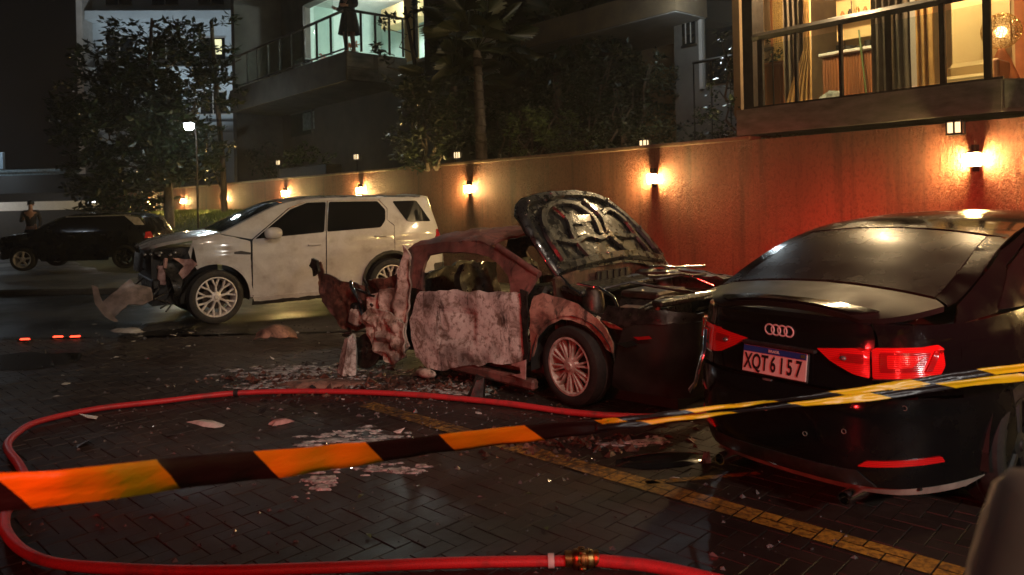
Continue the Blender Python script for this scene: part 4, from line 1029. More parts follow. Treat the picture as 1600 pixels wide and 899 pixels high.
mr = ellip('mirror', (.77, -1.01, 1.215), (.125, .075, .085), wp_, suv, 3, pw=.8); part('mirror_stalk', 'black_trim', mr, (.80, -.90, 1.15), (.08, .12, .04), None, .01)
wheel(suv, 0, -.83, .37, .37, .272, .22, 'petal', 'alloy', steer=radians(4), n=9)
wheel(suv, 2.6, -.83, .37, .37, .272, .22, 'petal', 'alloy', n=9)
wheel(suv, 0, .83, .37, .37, .272, .22, 'petal', 'alloy', side=1, n=9); wheel(suv, 2.6, .83, .37, .37, .272, .22, 'petal', 'alloy', side=1, n=9)
part('underbody', 'soil_box', suv, (1.3, 0, .62), (1.7, 1.6, .62)); part('underbody', 'soil_box', suv, (1.3, 0, .45), (4.1, 1.1, .35)); part('cabin_core', 'soil_box', suv, (1.9, 0, 1.1), (2.4, 1.4, .8))
part('engine_bay', 'soil_box', suv, (-.33, 0, .80), (.85, 1.15, .52))
# exposed front end
part('crash_beam', 'dark_metal', suv, (-.72, 0, .58), (.10, 1.45, .13), None, .02)
part('radiator', 'dark_metal', suv, (-.66, .05, .74), (.05, 1.1, .52)); part('radiator_frame', 'dark_metal', suv, (-.70, .05, 1.0), (.09, 1.5, .06), None, .02)
panel('headlight_housing', rpoly([(.40, .93), (.95, .90), (1.12, .98), (1.10, 1.07), (.42, 1.04)], .03), SV.wrap0, 'dark_metal', suv, .06, off=-.05)
panel('grille_remains', jag([(-.40, .74), (.40, .74), (.42, 1.0), (-.42, 1.0)], .02), SV.wrap0, 'black_trim', suv, .08, off=-.04)
for i, (t, z) in enumerate([(.55, .98), (.66, .985), (.78, .97), (.80, 1.0), (.93, .97), (.99, 1.0)]):
    q = SV.wrap0(t, z); ellip('headlight_lens', (q[0] - .005, q[1] + .01, q[2]), (.028, .028, .022), 'clear', suv, 2)
lf_ = MB()
for (c, d) in (((-.64, -.66, .70), (.10, .05, .24)), ((-.64, -.50, .71), (.10, .04, .22)), ((-.64, -.58, .80), (.10, .2, .05)), ((-.64, -.58, .59), (.10, .2, .05)), ((-.60, -.72, .86), (.05, .04, .14)), ((-.66, -.44, .66), (.08, .14, .12))): lf_.box(c, d, Matrix.Rotation(radians(7), 3, 'Y'), .012)
lf_.build('foglight_mount', 'pink_part', suv, 35)
panel('torn_fender_piece', jag([(-.52, .93), (-.30, .90), (-.22, .84), (-.30, .74), (-.44, .60), (-.50, .64), (-.38, .82)], .012), SV.side, 'pink_part', suv, .06, disp=lambda u, z: .04 * sin(u * 20))
panel('torn_liner', jag([(-.62, .86), (-.50, .84), (-.40, .60), (-.46, .36), (-.52, .34), (-.55, .6)], .02), lambda u, z: (u, -.80 + .1 * sin(z * 9), z), 'dark_metal', suv, .06)
bmp_ = lambda u, z: (u, -.93 + .55 * (u + 1.0)**2 - .10 * sin(z * 7), z)
panel('torn_bumper', jag([(-1.50, .66), (-1.43, .63), (-1.385, .45), (-1.27, .26), (-1.20, .17), (-1.25, .17), (-1.36, .25), (-1.46, .42)], .006), lambda u, z: (u, -1.0 + .9 * (u + 1.35)**2, z), 'dirty_bumper', suv, .035, .03)
panel('torn_bumper', jag([(-1.38, .42), (-1.20, .56), (-1.04, .70), (-1.0, .62), (-.80, .56), (-.78, .40), (-.92, .36), (-1.08, .38), (-1.28, .22), (-1.36, .30)], .008), bmp_, 'dirty_bumper', suv, .05, .025)
for k, (a_, b_) in enumerate([((-.6, -.6, .9), (-.75, -.75, .45)), ((-.62, -.2, .6), (-.85, -.5, .38)), ((-.55, -.7, .6), (-.62, -.82, .22)), ((-.7, .2, .9), (-.9, 0, .4)), ((-.6, -.4, .5), (-.7, -.9, .28))]):
    MB().tube(wob(a_, b_, 6, .25, k), .012, 6).build('torn_cable', 'black_trim', suv, 60)
sp = panel('spoiler', rpoly([(3.12, -.95), (3.64, -.93), (3.68, 0), (3.64, .93), (3.12, .95)], .03), lambda u, a: (lambda q: (q[0] + .02, q[1], q[2] + .022))(SV.top(u, a)), wp_, suv, .12, .025)

# ---------------------------------------------------------------- burnt wreck
wr = thing('burnt_sedan', 'burnt out wrecked sedan with hood raised and rear end crushed', 'car', (.425 + .643 * .86, 5.81 + .766 * .86, 0), radians(-40))
def wd(z): return .36 * max(0, z - .80)
def wn_(u, z): d = wd(z); return (u - .75 * d, -.86 + d, z)
def wf_(u, z): x, y, z = wn_(u, z); return (x, -y, z)
def crump(a1, f1, a2=0, f2=1, sd=0): return lambda u, z: a1 * noise.noise((u * f1, z * f1, sd)) + a2 * noise.noise((u * f2, z * f2, sd + 5)) 
panel('door', jag([(-1.665, .805), (-1.0, .835), (-.47, .845), (-.455, .60), (-.41, .30), (-.75, .25), (-1.177, .17), (-1.40, .10), (-1.6, .11), (-1.755, .18), (-1.80, .35), (-1.815, .50), (-1.76, .65)], .012, .05), wn_, 'ash_door', wr, .032, .02,
      disp=lambda u, z: .018 * abs(noise.noise((u * 2.2, z * 2.2, 1))) + .007 * abs(noise.noise((u * 8, z * 8, 4))) * (1 if z < .55 or u < -1.3 else .4) + .002 * noise.noise((u * 24, z * 24, 4)) - .03 * math.exp(-((u + 1.15) / .12)**2 - ((z - .66) / .12)**2) - .018 * (1 if -1.45 < u < -1.0 and .38 < z < .66 else 0) + .035 * math.exp(-((z - .25) / .05)**2) * noise.noise((u * 6, 0, 2)), smooth=42)
outer = [(-.42, .85), (-.30, 1.005), (-.42, 1.06), (-.568, 1.128), (-.72, 1.185), (-.86, 1.222), (-1.05, 1.248), (-1.35, 1.238), (-1.62, 1.215), (-1.82, 1.185), (-1.90, 1.10), (-1.86, .82), (-1.66, .815)]
inner = [(-1.66, .93), (-1.645, 1.055), (-1.58, 1.115), (-1.40, 1.15), (-1.05, 1.155), (-.84, 1.12), (-.72, 1.06), (-.63, .985), (-.60, .90), (-.60, .85)]
panel('window_frame', jag(outer + inner, .006, .07), wn_, 'roof_burnt', wr, .035, .03, disp=crump(.012, 8, .006, 22), smooth=60)
panel('window_frame', jag(outer + inner, .006, .07, 3), wf_, 'rust', wr, .05, .03, disp=crump(.012, 8), flip=True)
rail = [(-.33, 1.00), (-.568, 1.128), (-.72, 1.185), (-.86, 1.222), (-1.05, 1.247), (-1.35, 1.240), (-1.62, 1.218), (-1.85, 1.18), (-2.05, 1.08)]
def rf_(u, a):
    z = smooth_tab([(q[0], q[1]) for q in rail[::-1]], u); x, y, _ = wn_(u, z); return (x, -y * a, z + .10 * (1 - a * a))
panel('roof', jag([(-.84, -1), (-.80, 0), (-.84, 1), (-1.85, 1), (-1.95, .5), (-1.85, -.2), (-1.88, -1)], .01), rf_, 'roof_burnt', wr, .07, .02, disp=crump(.05, 3.5, .02, 9), back=True, smooth=60)
MB().tube([(-.35, -.78, 1.0), (-.85, -.72, 1.215)], .028, 6).build('windscreen_pillar', 'roof_burnt', wr, 60); MB().tube([(-.35, .78, 1.0), (-.85, .72, 1.215)], .028, 6).build('windscreen_pillar', 'roof_burnt', wr, 60)
panel('far_door', jag([(-1.7, .2), (-.45, .25), (-.5, .84), (-1.7, .81)], .02), wf_, 'rust', wr, .07, disp=crump(.03, 5), flip=True, back=True)
# crushed rear: folded sheets
panel('crumpled_pillar', jag([(-1.835, 1.22), (-1.78, 1.02), (-1.79, .85), (-1.79, .62), (-1.835, .45), (-1.80, .28), (-1.95, .16), (-2.10, .19), (-2.26, .34), (-2.36, .53), (-2.38, .70), (-2.20, .78), (-2.02, .80), (-1.90, 1.00)], .01, .05), lambda u, z: (u, -.87 + .0 * z, z), 'ash_skin', wr, .028, .02,
      disp=lambda u, z: .07 * abs(((u - .22 * z) * 5.2 + .5 * noise.noise((u * 3, z * 3, 0))) % 1 - .5) * 2 - .02 + .03 * abs(noise.noise((u * 7, z * 7, 2))), smooth=35, back=True)
panel('crumpled_quarter_panel', jag([(-1.80, .50), (-1.79, .20), (-1.95, .10), (-2.12, .16), (-2.3, .30), (-2.42, .50), (-2.30, .60), (-2.0, .58)], .012, .04, 3), lambda u, z: (u, -.93, z), 'ash_skin', wr, .03, .02,
      disp=lambda u, z: .09 * abs(noise.noise((u * 7, z * 7, 6))) + .04 * abs(noise.noise((u * 16, z * 16, 2))), smooth=35, back=True)
panel('torn_rear_panel', jag([(-3.20, .99), (-3.14, 1.02), (-3.10, .90), (-2.95, .85), (-2.75, .82), (-2.58, .79), (-2.45, .66), (-2.37, .50), (-2.52, .40), (-2.68, .34), (-2.84, .36), (-3.0, .46), (-3.12, .62), (-3.17, .80)], .012, .05), lambda u, z: (u + .05, -.80 - .25 * (u + 2.5)**2, z), 'rust', wr, .035, .02,
      disp=lambda u, z: .10 * abs(noise.noise((u * 4, z * 4, 9))) + .04 * abs(noise.noise((u * 11, z * 11, 2))), smooth=35, back=True)
panel('torn_rear_lip', jag([(-3.23, .97), (-3.17, 1.055), (-3.10, 1.03), (-3.09, .93), (-3.16, .88)], .01, .03), lambda u, z: (u + .05, -1.0, z), 'dark_metal', wr, .03, .03, disp=crump(.04, 9))
panel('crushed_inner_panel', jag([(-2.75, .45), (-2.3, .25), (-1.8, .22), (-1.8, .95), (-2.1, .92), (-2.6, .82)], .02), lambda u, z: (u, -.72, z), 'rust', wr, .05, .03, disp=crump(.08, 4, .03, 10), back=True, smooth=40)
part('bracket', 'ash_skin', wr, (-2.52, -.93, .50), (.15, .10, .17), Matrix.Rotation(.3, 3, 'Y'), .03); part('bracket', 'dark_metal', wr, (-2.56, -.90, .52), (.10, .12, .22), Matrix.Rotation(.3, 3, 'Y'), .02)
for k, (a_, b_, r_) in enumerate([((-2.62, -.9, .84), (-2.38, -.95, .50), .02), ((-2.55, -.8, .86), (-2.3, -.9, .62), .014), ((-2.75, -.85, .36), (-2.45, -1.0, .27), .018), ((-2.5, -.7, .75), (-2.0, -.5, .8), .02), ((-2.4, -.6, .5), (-2.0, -.7, .3), .03), ((-2.45, -.98, .78), (-2.25, -.92, .72), .012), ((-1.9, -.88, .2), (-2.3, -.9, .12), .025)]):
    MB().tube(wob(a_, b_, 6, .12, k), r_, 7).build('torn_bar', 'dark_metal' if k % 2 else 'chrome' if k in (0,) else 'disc', wr, 60)
hb = MB(); hb.lathe([(0, -.03), (.035, -.035), (.04, -.01), (.085, -.01), (.09, 0), (.165, 0), (.17, .006), (.17, .022), (.06, .024), (0, .024)], n=30)
for k in range(5): hb.lathe([(0, -.022), (.009, -.022), (.009, -.008)], (.062 * cos(k * 1.2566), 0, .062 * sin(k * 1.2566)), n=8)
ho = hb.build('wheel_hub', 'disc', wr, 40); ho.location = (-2.36, -.94, .19); ho.rotation_euler = (radians(-14), 0, radians(8))
part('brake_caliper', 'dark_metal', wr, (-2.46, -.93, .14), (.10, .09, .16), Matrix.Rotation(.4, 3, 'Y'), .03); part('suspension_arm', 'dark_metal', wr, (-2.15, -.84, .16), (.42, .06, .07), Matrix.Rotation(-.15, 3, 'Y'), .02)
part('rear_floor', 'rust', wr, (-2.0, .05, .25), (.9, 1.5, .12), None, .03)
panel('rear_seatback', jag([(-.7, .30), (.7, .3), (.66, .92), (.2, .98), (-.3, .9), (-.66, .95)], .02), lambda v, z: (-1.95 - .15 * z, v, z), 'dark_metal', wr, .08, .05, disp=crump(.06, 4), back=True)
# front door sill, fragments
part('sill', 'roof_burnt', wr, (-1.05, -.82, .15), (1.35, .08, .09), Matrix.Rotation(.06, 3, 'Y'), .02)
ellip('melted_trim', (-1.60, -.88, .06), (.13, .05, .045), 'ash_skin', wr, 2)
panel('door_edge_shard', [(-.56, .27), (-.40, .33), (-.41, .17), (-.55, .19), (-.455, .21), (-.46, .26)], lambda u, z: (u, -.92, z), 'pink_part', wr, .05)
# interior remains
for yy in (-.38, .38):
    panel('seat_frame', jag([(-.22 + yy, .35), (.22 + yy, .35), (.2 + yy, .95), (.08 + yy, 1.02), (-.1 + yy, 1.02), (-.2 + yy, .95)], .01), lambda v, z: (-1.30 - .25 * (z - .4), v, z), 'dark_metal', wr, .06, .08, disp=crump(.04, 6), back=True)
    part('seat_base', 'dark_metal', wr, (-1.05, yy, .38), (.45, .42, .12), None, .04)
part('dashboard', 'dark_metal', wr, (-.48, 0, .78), (.28, 1.4, .22), None, .06)
tb = MB(); tb.tube([Vector((-.78, -.38 + .17 * cos(a * pi / 9), .86 + .17 * sin(a * pi / 9))) for a in range(19)], .012, 6, False); tb.tube([(-.78, -.38, .86), (-.5, -.38, .78)], .025, 6); tb.build('steering_wheel', 'dark_metal', wr, 60)
part('floor_pan', 'rust', wr, (-1.1, 0, .22), (1.5, 1.5, .08), None, .02)
# front fender and wheel
panel('front_fender', jag([(-.39, .84), (-.30, .855), (-.109, .832), (.05, .80), (.131, .765), (.25, .70), (.33, .63), (.39, .54), (.385, .46)] + [p[:2] for p in arc(0, .31, .365, 28, 172)] + [(-.40, .30), (-.385, .6)], .008, .06), lambda u, z: (u, -.87 + .5 * max(0, z - .72)**1.0, z), 'fender_burnt', wr, .035, .015, disp=crump(.03, 6, .012, 15), smooth=60)
panel('scorched_strip', jag([(-.47, .88), (-.40, .88), (-.395, .30), (-.45, .25)], .012), lambda u, z: (u, -.885, z), 'dark_metal', wr, .05, .02)  # dark strip along the front edge of the door
wheel(wr, 0, -.78, .315, .312, .222, .20, 'twin', 'alloy_sooty', steer=radians(-10), n=10, flat=.02)
wheel(wr, 0, .78, .315, .312, .222, .20, 'twin', 'alloy_sooty', side=1, n=10)
wl2 = MB()
for i in range(15):
    a = radians(-10 + 200 * i / 14)
    for y in (-.88, -.55): wl2.v.append(Vector((.40 * cos(a) + .02, y, .31 + .40 * sin(a))))
wl2.f = [(2 * i, 2 * i + 1, 2 * i + 3, 2 * i + 2) for i in range(14)]; wl2.build('wheel_well', 'black_trim', wr, 60)
# unburnt black front bumper corner
def fb(s_, z):
    k = .02 * sin(z * 5); R0 = .30; L0 = .22; La = R0 * pi / 2
    if s_ < L0: return (.42 + s_, -.86 - k, z)
    if s_ < L0 + La: a = (s_ - L0) / R0; return (.42 + L0 + R0 * sin(a), -.86 - k + R0 * (1 - cos(a)), z)
    return (.42 + L0 + R0 + .0 * z, -.86 - k + R0 + (s_ - L0 - La), z)
fbp = panel('front_bumper', jag([(-.03, .22), (.6, .17), (1.9, .17), (1.92, .62), (1.2, .66), (.7, .70), (.3, .70), (.05, .66), (.0, .45)], .008), fb, 'audi_deck', wr, .06, .03, disp=crump(.03, 5))
panel('wing_front', jag([(-.16, .70), (.05, .66), (.3, .70), (.72, .705), (.70, .76), (.3, .80), (-.1, .80)], .01), lambda s_, z: (lambda q: (q[0], q[1] + .25 * max(0, z - .68), q[2]))(fb(s_, z)), 'dark_metal', wr, .05, .02, disp=crump(.02, 8))
panel('marker_lamp', jag([(.16, .60), (.28, .62), (.30, .60), (.2, .582)], .003), fb, 'red_dark', fbp, .04, .01, off=.03)  # red reflection on the bumper, built as a raised patch
panel('marker_trim', jag([(.02, .545), (.16, .575), (.2, .55), (.1, .52)], .004), fb, 'chrome', fbp, .04, .01, off=.03)  # pale part of that reflection, built as a chrome patch
part('front_underbody', 'soil_box', wr, (.15, .15, .17), (1.1, 1.25, .32))  # dark block added to hide lit ground seen under the bumper
# engine bay
panel('firewall', jag([(-.72, .55), (.78, .55), (.80, .98), (.3, 1.02), (-.3, 1.02), (-.74, .98)], .012), lambda v, z: (-.22, v, z), 'rust', wr, .08, .03, disp=crump(.02, 7), back=True)
fw = MB(); fw.box((-.185, .05, .925), (.02, .50, .11)); fo = fw.build('air_duct', 'soil_box', wr)
for i in range(5): part('duct_rib', 'dark_metal', fo, (-.17, -.15 + i * .1, .925), (.012, .014, .11))
part('cowl', 'dark_metal', wr, (-.10, .05, .87), (.22, 1.5, .05), Matrix.Rotation(.2, 3, 'Y'), .015)
part('engine_block', 'dark_metal', wr, (.22, .05, .62), (.46, .62, .30), Matrix.Rotation(.1, 3, 'Z'), .05); part('cylinder_head', 'disc', wr, (.22, .05, .80), (.36, .50, .07), None, .02)
part('battery', 'rust', wr, (.35, -.50, .66), (.22, .20, .20), radians(12), .02); part('air_box', 'dark_metal', wr, (.30, .52, .70), (.34, .26, .18), radians(-10), .04)
for yy in (-.56, .58): MB().lathe([(0, .90), (.05, .90), (.075, .87), (.09, .80), (.10, .6)], (0.02, yy, 0), 'Z', 16).build('strut_tower', 'disc', wr, 40)
tubs = [[(.20, -.80, .70), (.30, -.74, .635), (.42, -.66, .615), (.52, -.58, .64), (.56, -.50, .70), (.54, -.46, .77)], [(0, -.5, .86), (.2, -.3, .92), (.45, -.1, .86), (.6, .2, .8)], [(.1, .3, .88), (.3, .5, .92), (.5, .6, .82)], [(.45, -.7, .74), (.5, -.3, .82), (.55, .1, .78), (.62, .5, .83)],
        [(-.05, -.68, .93), (.1, -.6, .90), (.25, -.62, .84), (.34, -.7, .76)], [(-.05, .6, .93), (.2, .62, .93), (.45, .68, .9)], [(.5, -.5, .60), (.6, -.35, .68), (.62, -.2, .60)]]
for k, q in enumerate(tubs): MB().tube([Vector(q[0])] + [p for a_, b_ in zip(q, q[1:]) for p in wob(a_, b_, 3, .03, k)[1:]], .020 if k == 0 else .012, 7).build('engine_hose', 'ash_skin' if k in (0,) else 'dark_metal' if k % 2 else 'chrome', wr, 70)
part('slam_panel', 'dark_metal', wr, (.66, .12, .80), (.10, 1.35, .045), radians(-7), .012); part('inner_wing', 'dark_metal', wr, (.25, .70, .80), (1.0, .10, .20), None, .03); part('inner_wing', 'dark_metal', wr, (.25, -.66, .60), (.85, .06, .22), None, .02)
panel('far_fender', jag([(-.35, .9), (.2, .93), (.6, .88), (.86, .78), (.9, .45), (.4, .4), (-.35, .4)], .01), lambda u, z: (u, .84 - .3 * max(0, u - .5), z), 'dark_metal', wr, .07, .02, flip=True, back=True)
panel('bent_wing_top', jag([(-.20, .45), (.25, .50), (.62, .55), (.70, .80), (.2, .84), (-.2, .80)], .02), lambda u, v: (u, v, .93 - .10 * u * u), 'dark_metal', wr, .06, .02, disp=crump(.04, 6, .015, 14), back=True)
hlm = part('headlight_housing', 'dark_metal', wr, (.72, .70, .73), (.26, .30, .15), radians(-35), .03)
for k, (x, y, z, r_) in enumerate([(.80, .57, .71, .05), (.84, .72, .74, .045), (.76, .84, .76, .03), (.80, .64, .80, .022), (.70, .55, .80, .02)]):
    ellip('headlight_lens', (x, y, z), (r_ * .6, r_, r_), 'clear', hlm, 2)
panel('headlight_cover', jag([(.50, .655), (.90, .66), (.95, .80), (.88, .835), (.52, .80)], .008), lambda v, z: (.90 - .25 * (v - .5), v, z), 'tint', wr, .05)
part('front_bumper_beam', 'dark_metal', wr, (.62, .1, .42), (.10, 1.3, .14), None, .03); part('front_bumper_remains', 'black_trim', wr, (.70, .25, .35), (.12, 1.1, .42), radians(-4), .05)
for k, (a_, b_) in enumerate([((.5, -.6, .76), (.72, .1, .79)), ((.62, 0, .82), (.80, .75, .83)), ((.3, -.2, .97), (.5, .45, .93)), ((.1, .2, 1.0), (.35, .75, .97))]):
    MB().tube(wob(a_, b_, 6, .04, k + 9), .012, 6).build('torn_trim', 'chrome' if k % 2 else 'dark_metal', wr, 60)
# raised hood: outer skin bent back over the windscreen opening, pressed inner frame facing the camera
hA = Vector((-.19, -.68, .965)); ha = Vector((.06, 1, .02)).normalized(); hb_ = Vector((-.60, -.04, .84)).normalized(); hn = ha.cross(hb_).normalized()
if hn.x < 0: hn = -hn
def hs(a, b, o=0):
    a *= 1.09; b *= 1.02
    return hA + ha * a + hb_ * b + hn * (o - .10 * (a / 1.5 - .5)**2 * 4 * .6 + .05 * sin(b * 3) - .05 * b)
ho_ = [(0, .02), (-.03, .25), (-.05, .5), (-.03, .66), (.03, .76), (.14, .82), (.40, .86), (.70, .87), (.95, .85), (1.14, .80), (1.26, .70), (1.36, .52), (1.46, .32), (1.55, .12), (1.56, -.04), (1.3, -.02), (.9, .05), (.5, .06), (.2, .04)]
hood = panel('raised_hood', jag(ho_, .005, .06), lambda a, b: tuple(hs(a, b)), 'hood_black', wr, .05, .012, disp=crump(.012, 7), back=True, smooth=50, flip=(ha.cross(hb_).x < 0))
def rib(pts, w, h=.022, closed=False):
    # pressed box-section rib following pts on the hood underside
    out = []; V = []; F = []; n = len(pts)
    for i, p in enumerate(pts):
        a = Vector(pts[max(i - 1, 0)]); b = Vector(pts[min(i + 1, n - 1)]); d = (b - a).normalized(); s_ = Vector((-d.y, d.x)); p = Vector(p)
        for (f, hh) in ((1, .002), (.62, h), (-.62, h), (-1, .002)): q = p + s_ * w * f; V.append(hs(q.x, q.y, hh + .012))
    for i in range(n - 1):
        for k in range(3): F.append((i * 4 + k, i * 4 + k + 1, i * 4 + 5 + k, i * 4 + 4 + k))
    return mobj('hood_rib', V, F, 'hood_black', hood, 50)
def cat(P, m=5):
    out = []
    for i in range(len(P) - 1):
        p0, p1, p2, p3 = [Vector(P[max(0, min(len(P) - 1, i + k))]) for k in (-1, 0, 1, 2)]
        for j in range(m):
            t = j / m; out.append(tuple(.5 * ((2 * p1) + (p2 - p0) * t + (2 * p0 - 5 * p1 + 4 * p2 - p3) * t * t + (3 * p1 - p0 - 3 * p2 + p3) * t**3)))
    return out + [tuple(P[-1])]
rib(cat([(.04, .06), (.0, .3), (.0, .55), (.06, .70), (.18, .77), (.5, .80), (.85, .79), (1.08, .73), (1.2, .6), (1.36, .33), (1.48, .08)]), .045, .03)
rib(cat([(.06, .10), (.3, .11), (.6, .12), (1.0, .11), (1.45, .05)]), .045, .03)
rib(cat([(.14, .16), (.12, .40), (.20, .60), (.38, .70), (.62, .68), (.74, .52), (.70, .34)]), .035, .026)
rib(cat([(.16, .36), (.34, .30), (.52, .34), (.66, .30), (.80, .34)]), .03, .024)
rib(cat([(.78, .72), (.86, .52), (.80, .34), (.92, .16)]), .035, .026)
rib(cat([(.90, .55), (1.05, .60), (1.18, .48), (1.22, .28), (1.30, .10)]), .03, .024)
rib(cat([(.36, .70), (.42, .52), (.36, .34), (.42, .14)]), .025, .022)
rib(cat([(.80, .34), (1.0, .30), (1.2, .30)]), .028, .022)
for k, (a, b) in enumerate([(.02, .10), (.01, .62), (.42, .80), (.86, .79), (1.33, .38), (.3, .74), (.62, .14), (1.1, .70), (.12, .74), (.78, .34)]):
    q = hs(a, b, .05); ellip('hood_bolt', tuple(q), (.016, .016, .016), 'chrome', hood, 1)
MB().tube([hs(.02, .05, .02), Vector((-.1, -.70, .90)), Vector((.0, -.7, .85))], .014, 6).build('hood_hinge', 'chrome', wr, 60); MB().tube([hs(1.5, .0, .02), Vector((-.02, .78, .9))], .014, 6).build('hood_hinge', 'dark_metal', wr, 60)
pc = MB(); q = hs(.34, .62, .03); pc.add([hs(.06 + .45, .47, .04), hs(.66, .47, .04), hs(.68, .53, .05), hs(.52, .54, .05)], [(0, 1, 2, 3)]); pc.build('torn_liner', 'chrome', hood)

# ---------------------------------------------------------------- black sedan, rear view
au = thing('black_sedan', 'glossy black sedan seen from behind at right, with rear plate and red tail lamps', 'car', (1.318, 3.86, 0), radians(37))
za = [(-.1, .985), (0, .99), (.08, 1.0), (.3, 1.035), (.5, 1.07), (.75, 1.165), (1.1, 1.29), (1.5, 1.378), (1.9, 1.412), (2.3, 1.42), (2.7, 1.40), (3.0, 1.30), (3.35, 1.08), (3.6, .99), (4.1, .86), (4.5, .70)]
AU = Shell(0, 4.4, .865, 3.6, 3.0, lambda u: smooth_tab(za, u), .86, .30, ff=lambda z: lerp_tab([(.15, .10), (.24, .02), (.34, 0), (.56, 0), (.63, .015), (.655, .055), (.80, .065), (.92, .095), (.965, .085), (.99, .055)], z), crown=.045, shear=0)
bp = 'audi_black'
panel('bumper', [(-1.28, .25), (-.6, .21), (0, .20), (.6, .21), (1.28, .25), (1.33, .40), (1.28, .625), (.5, .640), (-.5, .640), (-1.28, .625), (-1.33, .40)], AU.wrap0, bp, au, .06, .03)
lid = panel('trunk_lid', rpoly([(-.475, .655), (.475, .655), (.468, .72), (.478, .975), (-.478, .975), (-.468, .72)], .02), AU.wrap0, bp, au, .05, .03)
for s_ in (-1, 1):
    panel('quarter_panel', [(s_ * .487, .655), (s_ * 1.29, .64), (s_ * 1.32, .97), (s_ * .9, .975), (s_ * .487, .972)], AU.wrap0, bp, au, .05, .03)
panel('side_panel', [(.42, .64), (.47, .42)] + arc(.92, .33, .37, 165, 8) + [(1.35, .24), (3.2, .24)] + arc(3.55, .33, .37, 172, 8) + [(4.05, .3), (4.1, .78), (3.55, .96), (3.0, .985), (2.0, 1.0), (1.0, 1.0), (.42, .97)], AU.side, bp, au, .09, .02)
panel('deck', [(.055, -1), (.055, 0), (.055, 1), (.42, 1), (.47, .9), (.50, 0), (.47, -.9), (.42, -1)], AU.top, 'audi_deck', au, .07, .03)
panel('lid_lip', [(.02, -.86), (.02, .86), (.12, .86), (.12, -.86)], lambda u, a: (lambda q: (q[0], q[1], q[2] + .008 + .10 * max(0, .10 - u)))(AU.top(u + .04, a)), bp, au, .05, .02)
panel('rear_window', [(.50, -.86), (.53, 0), (.50, .86), (1.25, .84), (1.28, 0), (1.25, -.84)], AU.top, 'rear_glass', au, .08)
for s_ in (-1, 1): panel('pillar', [(.44, s_), (.495, s_ * .87), (1.25, s_ * .85), (1.30, s_)], AU.top, bp, au, .07)
panel('roof', [(1.285, -1), (1.31, 0), (1.285, 1), (2.62, 1), (2.66, 0), (2.62, -1)], AU.top, bp, au, .12)
panel('windscreen', [(2.67, -.9), (3.4, -.94), (3.44, 0), (3.4, .94), (2.67, .9), (2.70, 0)], AU.top, 'tint', au, .12)
panel('hood', [(3.46, -1), (3.48, 0), (3.46, 1), (4.36, 1), (4.36, -1)], AU.top, bp, au, .12)
panel('window_band', rpoly([(.75, 1.01), (3.1, 1.0), (3.25, 1.05), (2.6, 1.33), (2.0, 1.372), (1.5, 1.33), (1.05, 1.20)], .05), AU.side, 'tint', au, .08, off=.004)
panel('roof_rail', [(.42, .97), (.75, 1.0), (1.05, 1.21), (1.5, 1.34), (2.0, 1.38), (2.6, 1.34), (3.3, 1.02), (3.45, 1.0), (3.0, 1.28), (2.7, 1.385), (2.3, 1.40), (1.9, 1.40), (1.5, 1.365), (1.1, 1.28), (.75, 1.155), (.5, 1.055)], AU.side, bp, au, .07)
panel('front_bumper', [(-.8, .25), (.8, .25), (.8, .74), (-.8, .74)], AU.wrap1, bp, au, .12, flip=True)
panel('far_side_panel', [(.42, .64), (.47, .3), (4.05, .3), (4.1, .78), (3.0, .985), (1.0, 1.0), (.42, .97)], AU.side, bp, au, .12, .02, mirror=True)
part('underbody', 'soil_box', au, (2.2, 0, .45), (3.9, 1.2, .5)); part('cabin_core', 'soil_box', au, (2.1, 0, .90), (1.8, 1.1, .5)); part('trunk_core', 'soil_box', au, (.65, 0, .72), (.8, 1.1, .42))
M['valance'] = nmat('grey_lower_valance', (.42, .37, .31), (.22, .19, .16), 7, .35, .55)
panel('diffuser', [(-1.15, .20), (-.6, .165), (0, .155), (.6, .165), (1.0, .19), (1.18, .24), (1.1, .29), (.6, .245), (0, .228), (-.6, .245), (-1.12, .29)], AU.wrap0, 'valance', au, .06, .02, off=-.01)
panel('diffuser_insert', [(-.5, .215), (.5, .215), (.42, .29), (-.42, .29)], AU.wrap0, 'black_trim', au, .07, .02, off=.006)
for s_ in (-1, 1): MB().lathe([(.032, -.05), (.034, -.03), (.034, .12), (.028, .12), (.028, -.05), (.032, -.05)], (.06, -s_ * .36, .155), 'X', 16).build('exhaust_tip', 'chrome', au, 40)
